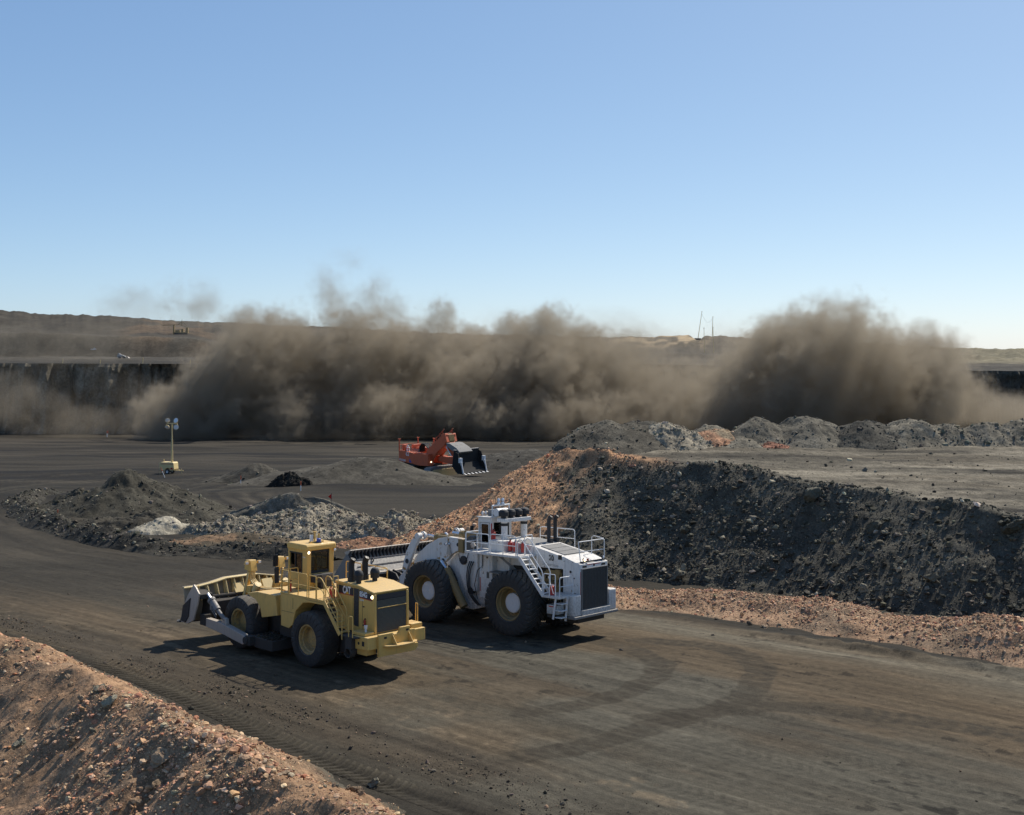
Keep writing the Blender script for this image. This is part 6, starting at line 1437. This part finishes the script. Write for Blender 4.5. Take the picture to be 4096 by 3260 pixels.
    P[..., 0] = ax[0][:, None, None]; P[..., 1] = ax[1][None, :, None]; P[..., 2] = ax[2][None, None, :]
    me.vertices.add(nx * ny * nz); me.vertices.foreach_set('co', P.ravel())
    a = me.attributes.new('thickness', 'FLOAT', 'POINT'); a.data.foreach_set('value', D.astype(np.float32).ravel())
    del P, big, mid, fine, bil, nz_
    o = bpy.data.objects.new('dust_cloud', me); COL.objects.link(o)
    tag(o, 'dark brown wall of blast dust billowing in front of the coal face', 'dust', None, 'stuff')
    def vol(name, dens, attr, col, an):
        m = bpy.data.materials.new(name); m.use_nodes = True; t = m.node_tree; t.nodes.clear()
        ou = t.nodes.new('ShaderNodeOutputMaterial'); pv = t.nodes.new('ShaderNodeVolumePrincipled'); t.links.new(pv.outputs[0], ou.inputs['Volume'])
        pv.inputs['Color'].default_value = (*col, 1); pv.inputs['Density'].default_value = dens; pv.inputs['Anisotropy'].default_value = an
        pv.inputs['Density Attribute'].default_value = attr; return m
    mv = vol('coal_dust', .14, 'density', (.40, .35, .275), .2); mh = vol('thin_dust', .00001, '', (.5, .45, .4), .2)
    G = bpy.data.node_groups.new('dust_density', 'GeometryNodeTree')
    G.interface.new_socket('Geometry', in_out='INPUT', socket_type='NodeSocketGeometry'); G.interface.new_socket('Geometry', in_out='OUTPUT', socket_type='NodeSocketGeometry')
    nn, lk = G.nodes.new, G.links.new
    gi, go = nn('NodeGroupInput'), nn('NodeGroupOutput'); vc = nn('GeometryNodeVolumeCube')
    vc.inputs['Min'].default_value = lo; vc.inputs['Max'].default_value = hi
    for k, v in zip('XYZ', (nx, ny, nz)): vc.inputs['Resolution ' + k].default_value = v
    def vec(op, a, b):
        v = nn('ShaderNodeVectorMath'); v.operation = op; lk(a, v.inputs[0])
        if b is not None: v.inputs[1].default_value = b
        return v
    v = vec('SUBTRACT', nn('GeometryNodeInputPosition').outputs[0], lo); v = vec('DIVIDE', v.outputs[0], [(hi[i] - lo[i]) / (n3[i] - 1) for i in range(3)])
    v = vec('FLOOR', vec('ADD', v.outputs[0], (.5, .5, .5)).outputs[0], None)
    sx = nn('ShaderNodeSeparateXYZ'); lk(v.outputs[0], sx.inputs[0]); ints = []
    for k in range(3): fi = nn('FunctionNodeFloatToInt'); lk(sx.outputs[k], fi.inputs[0]); ints.append(fi.outputs[0])
    def imath(op, a, b):
        q = nn('FunctionNodeIntegerMath'); q.operation = op; lk(a, q.inputs[0])
        if isinstance(b, int): q.inputs[1].default_value = b
        else: lk(b, q.inputs[1])
        return q.outputs[0]
    idx = imath('ADD', imath('ADD', imath('MULTIPLY', ints[0], ny * nz), imath('MULTIPLY', ints[1], nz)), ints[2])
    na = nn('GeometryNodeInputNamedAttribute'); na.data_type = 'FLOAT'; na.inputs[0].default_value = 'thickness'
    si = nn('GeometryNodeSampleIndex'); si.data_type = 'FLOAT'; si.domain = 'POINT'; si.clamp = True
    lk(gi.outputs[0], si.inputs[0]); lk(na.outputs[0], si.inputs['Value']); lk(idx, si.inputs['Index']); lk(si.outputs[0], vc.inputs['Density'])
    s1 = nn('GeometryNodeSetMaterial'); s1.inputs['Material'].default_value = mv; lk(vc.outputs[0], s1.inputs[0])
    vm = nn('GeometryNodeVolumeToMesh'); vm.resolution_mode = 'VOXEL_SIZE'; vm.inputs['Voxel Size'].default_value = 2.0; vm.inputs['Threshold'].default_value = .12; lk(vc.outputs[0], vm.inputs[0])
    s2 = nn('GeometryNodeSetMaterial'); s2.inputs['Material'].default_value = mh; lk(vm.outputs[0], s2.inputs[0])
    jg = nn('GeometryNodeJoinGeometry'); lk(s1.outputs[0], jg.inputs[0]); lk(s2.outputs[0], jg.inputs[0]); lk(jg.outputs[0], go.inputs[0])
    md = o.modifiers.new('dust_density', 'NODES'); md.node_group = G
    me.materials.append(mv); me.materials.append(mh)
dust_cloud()
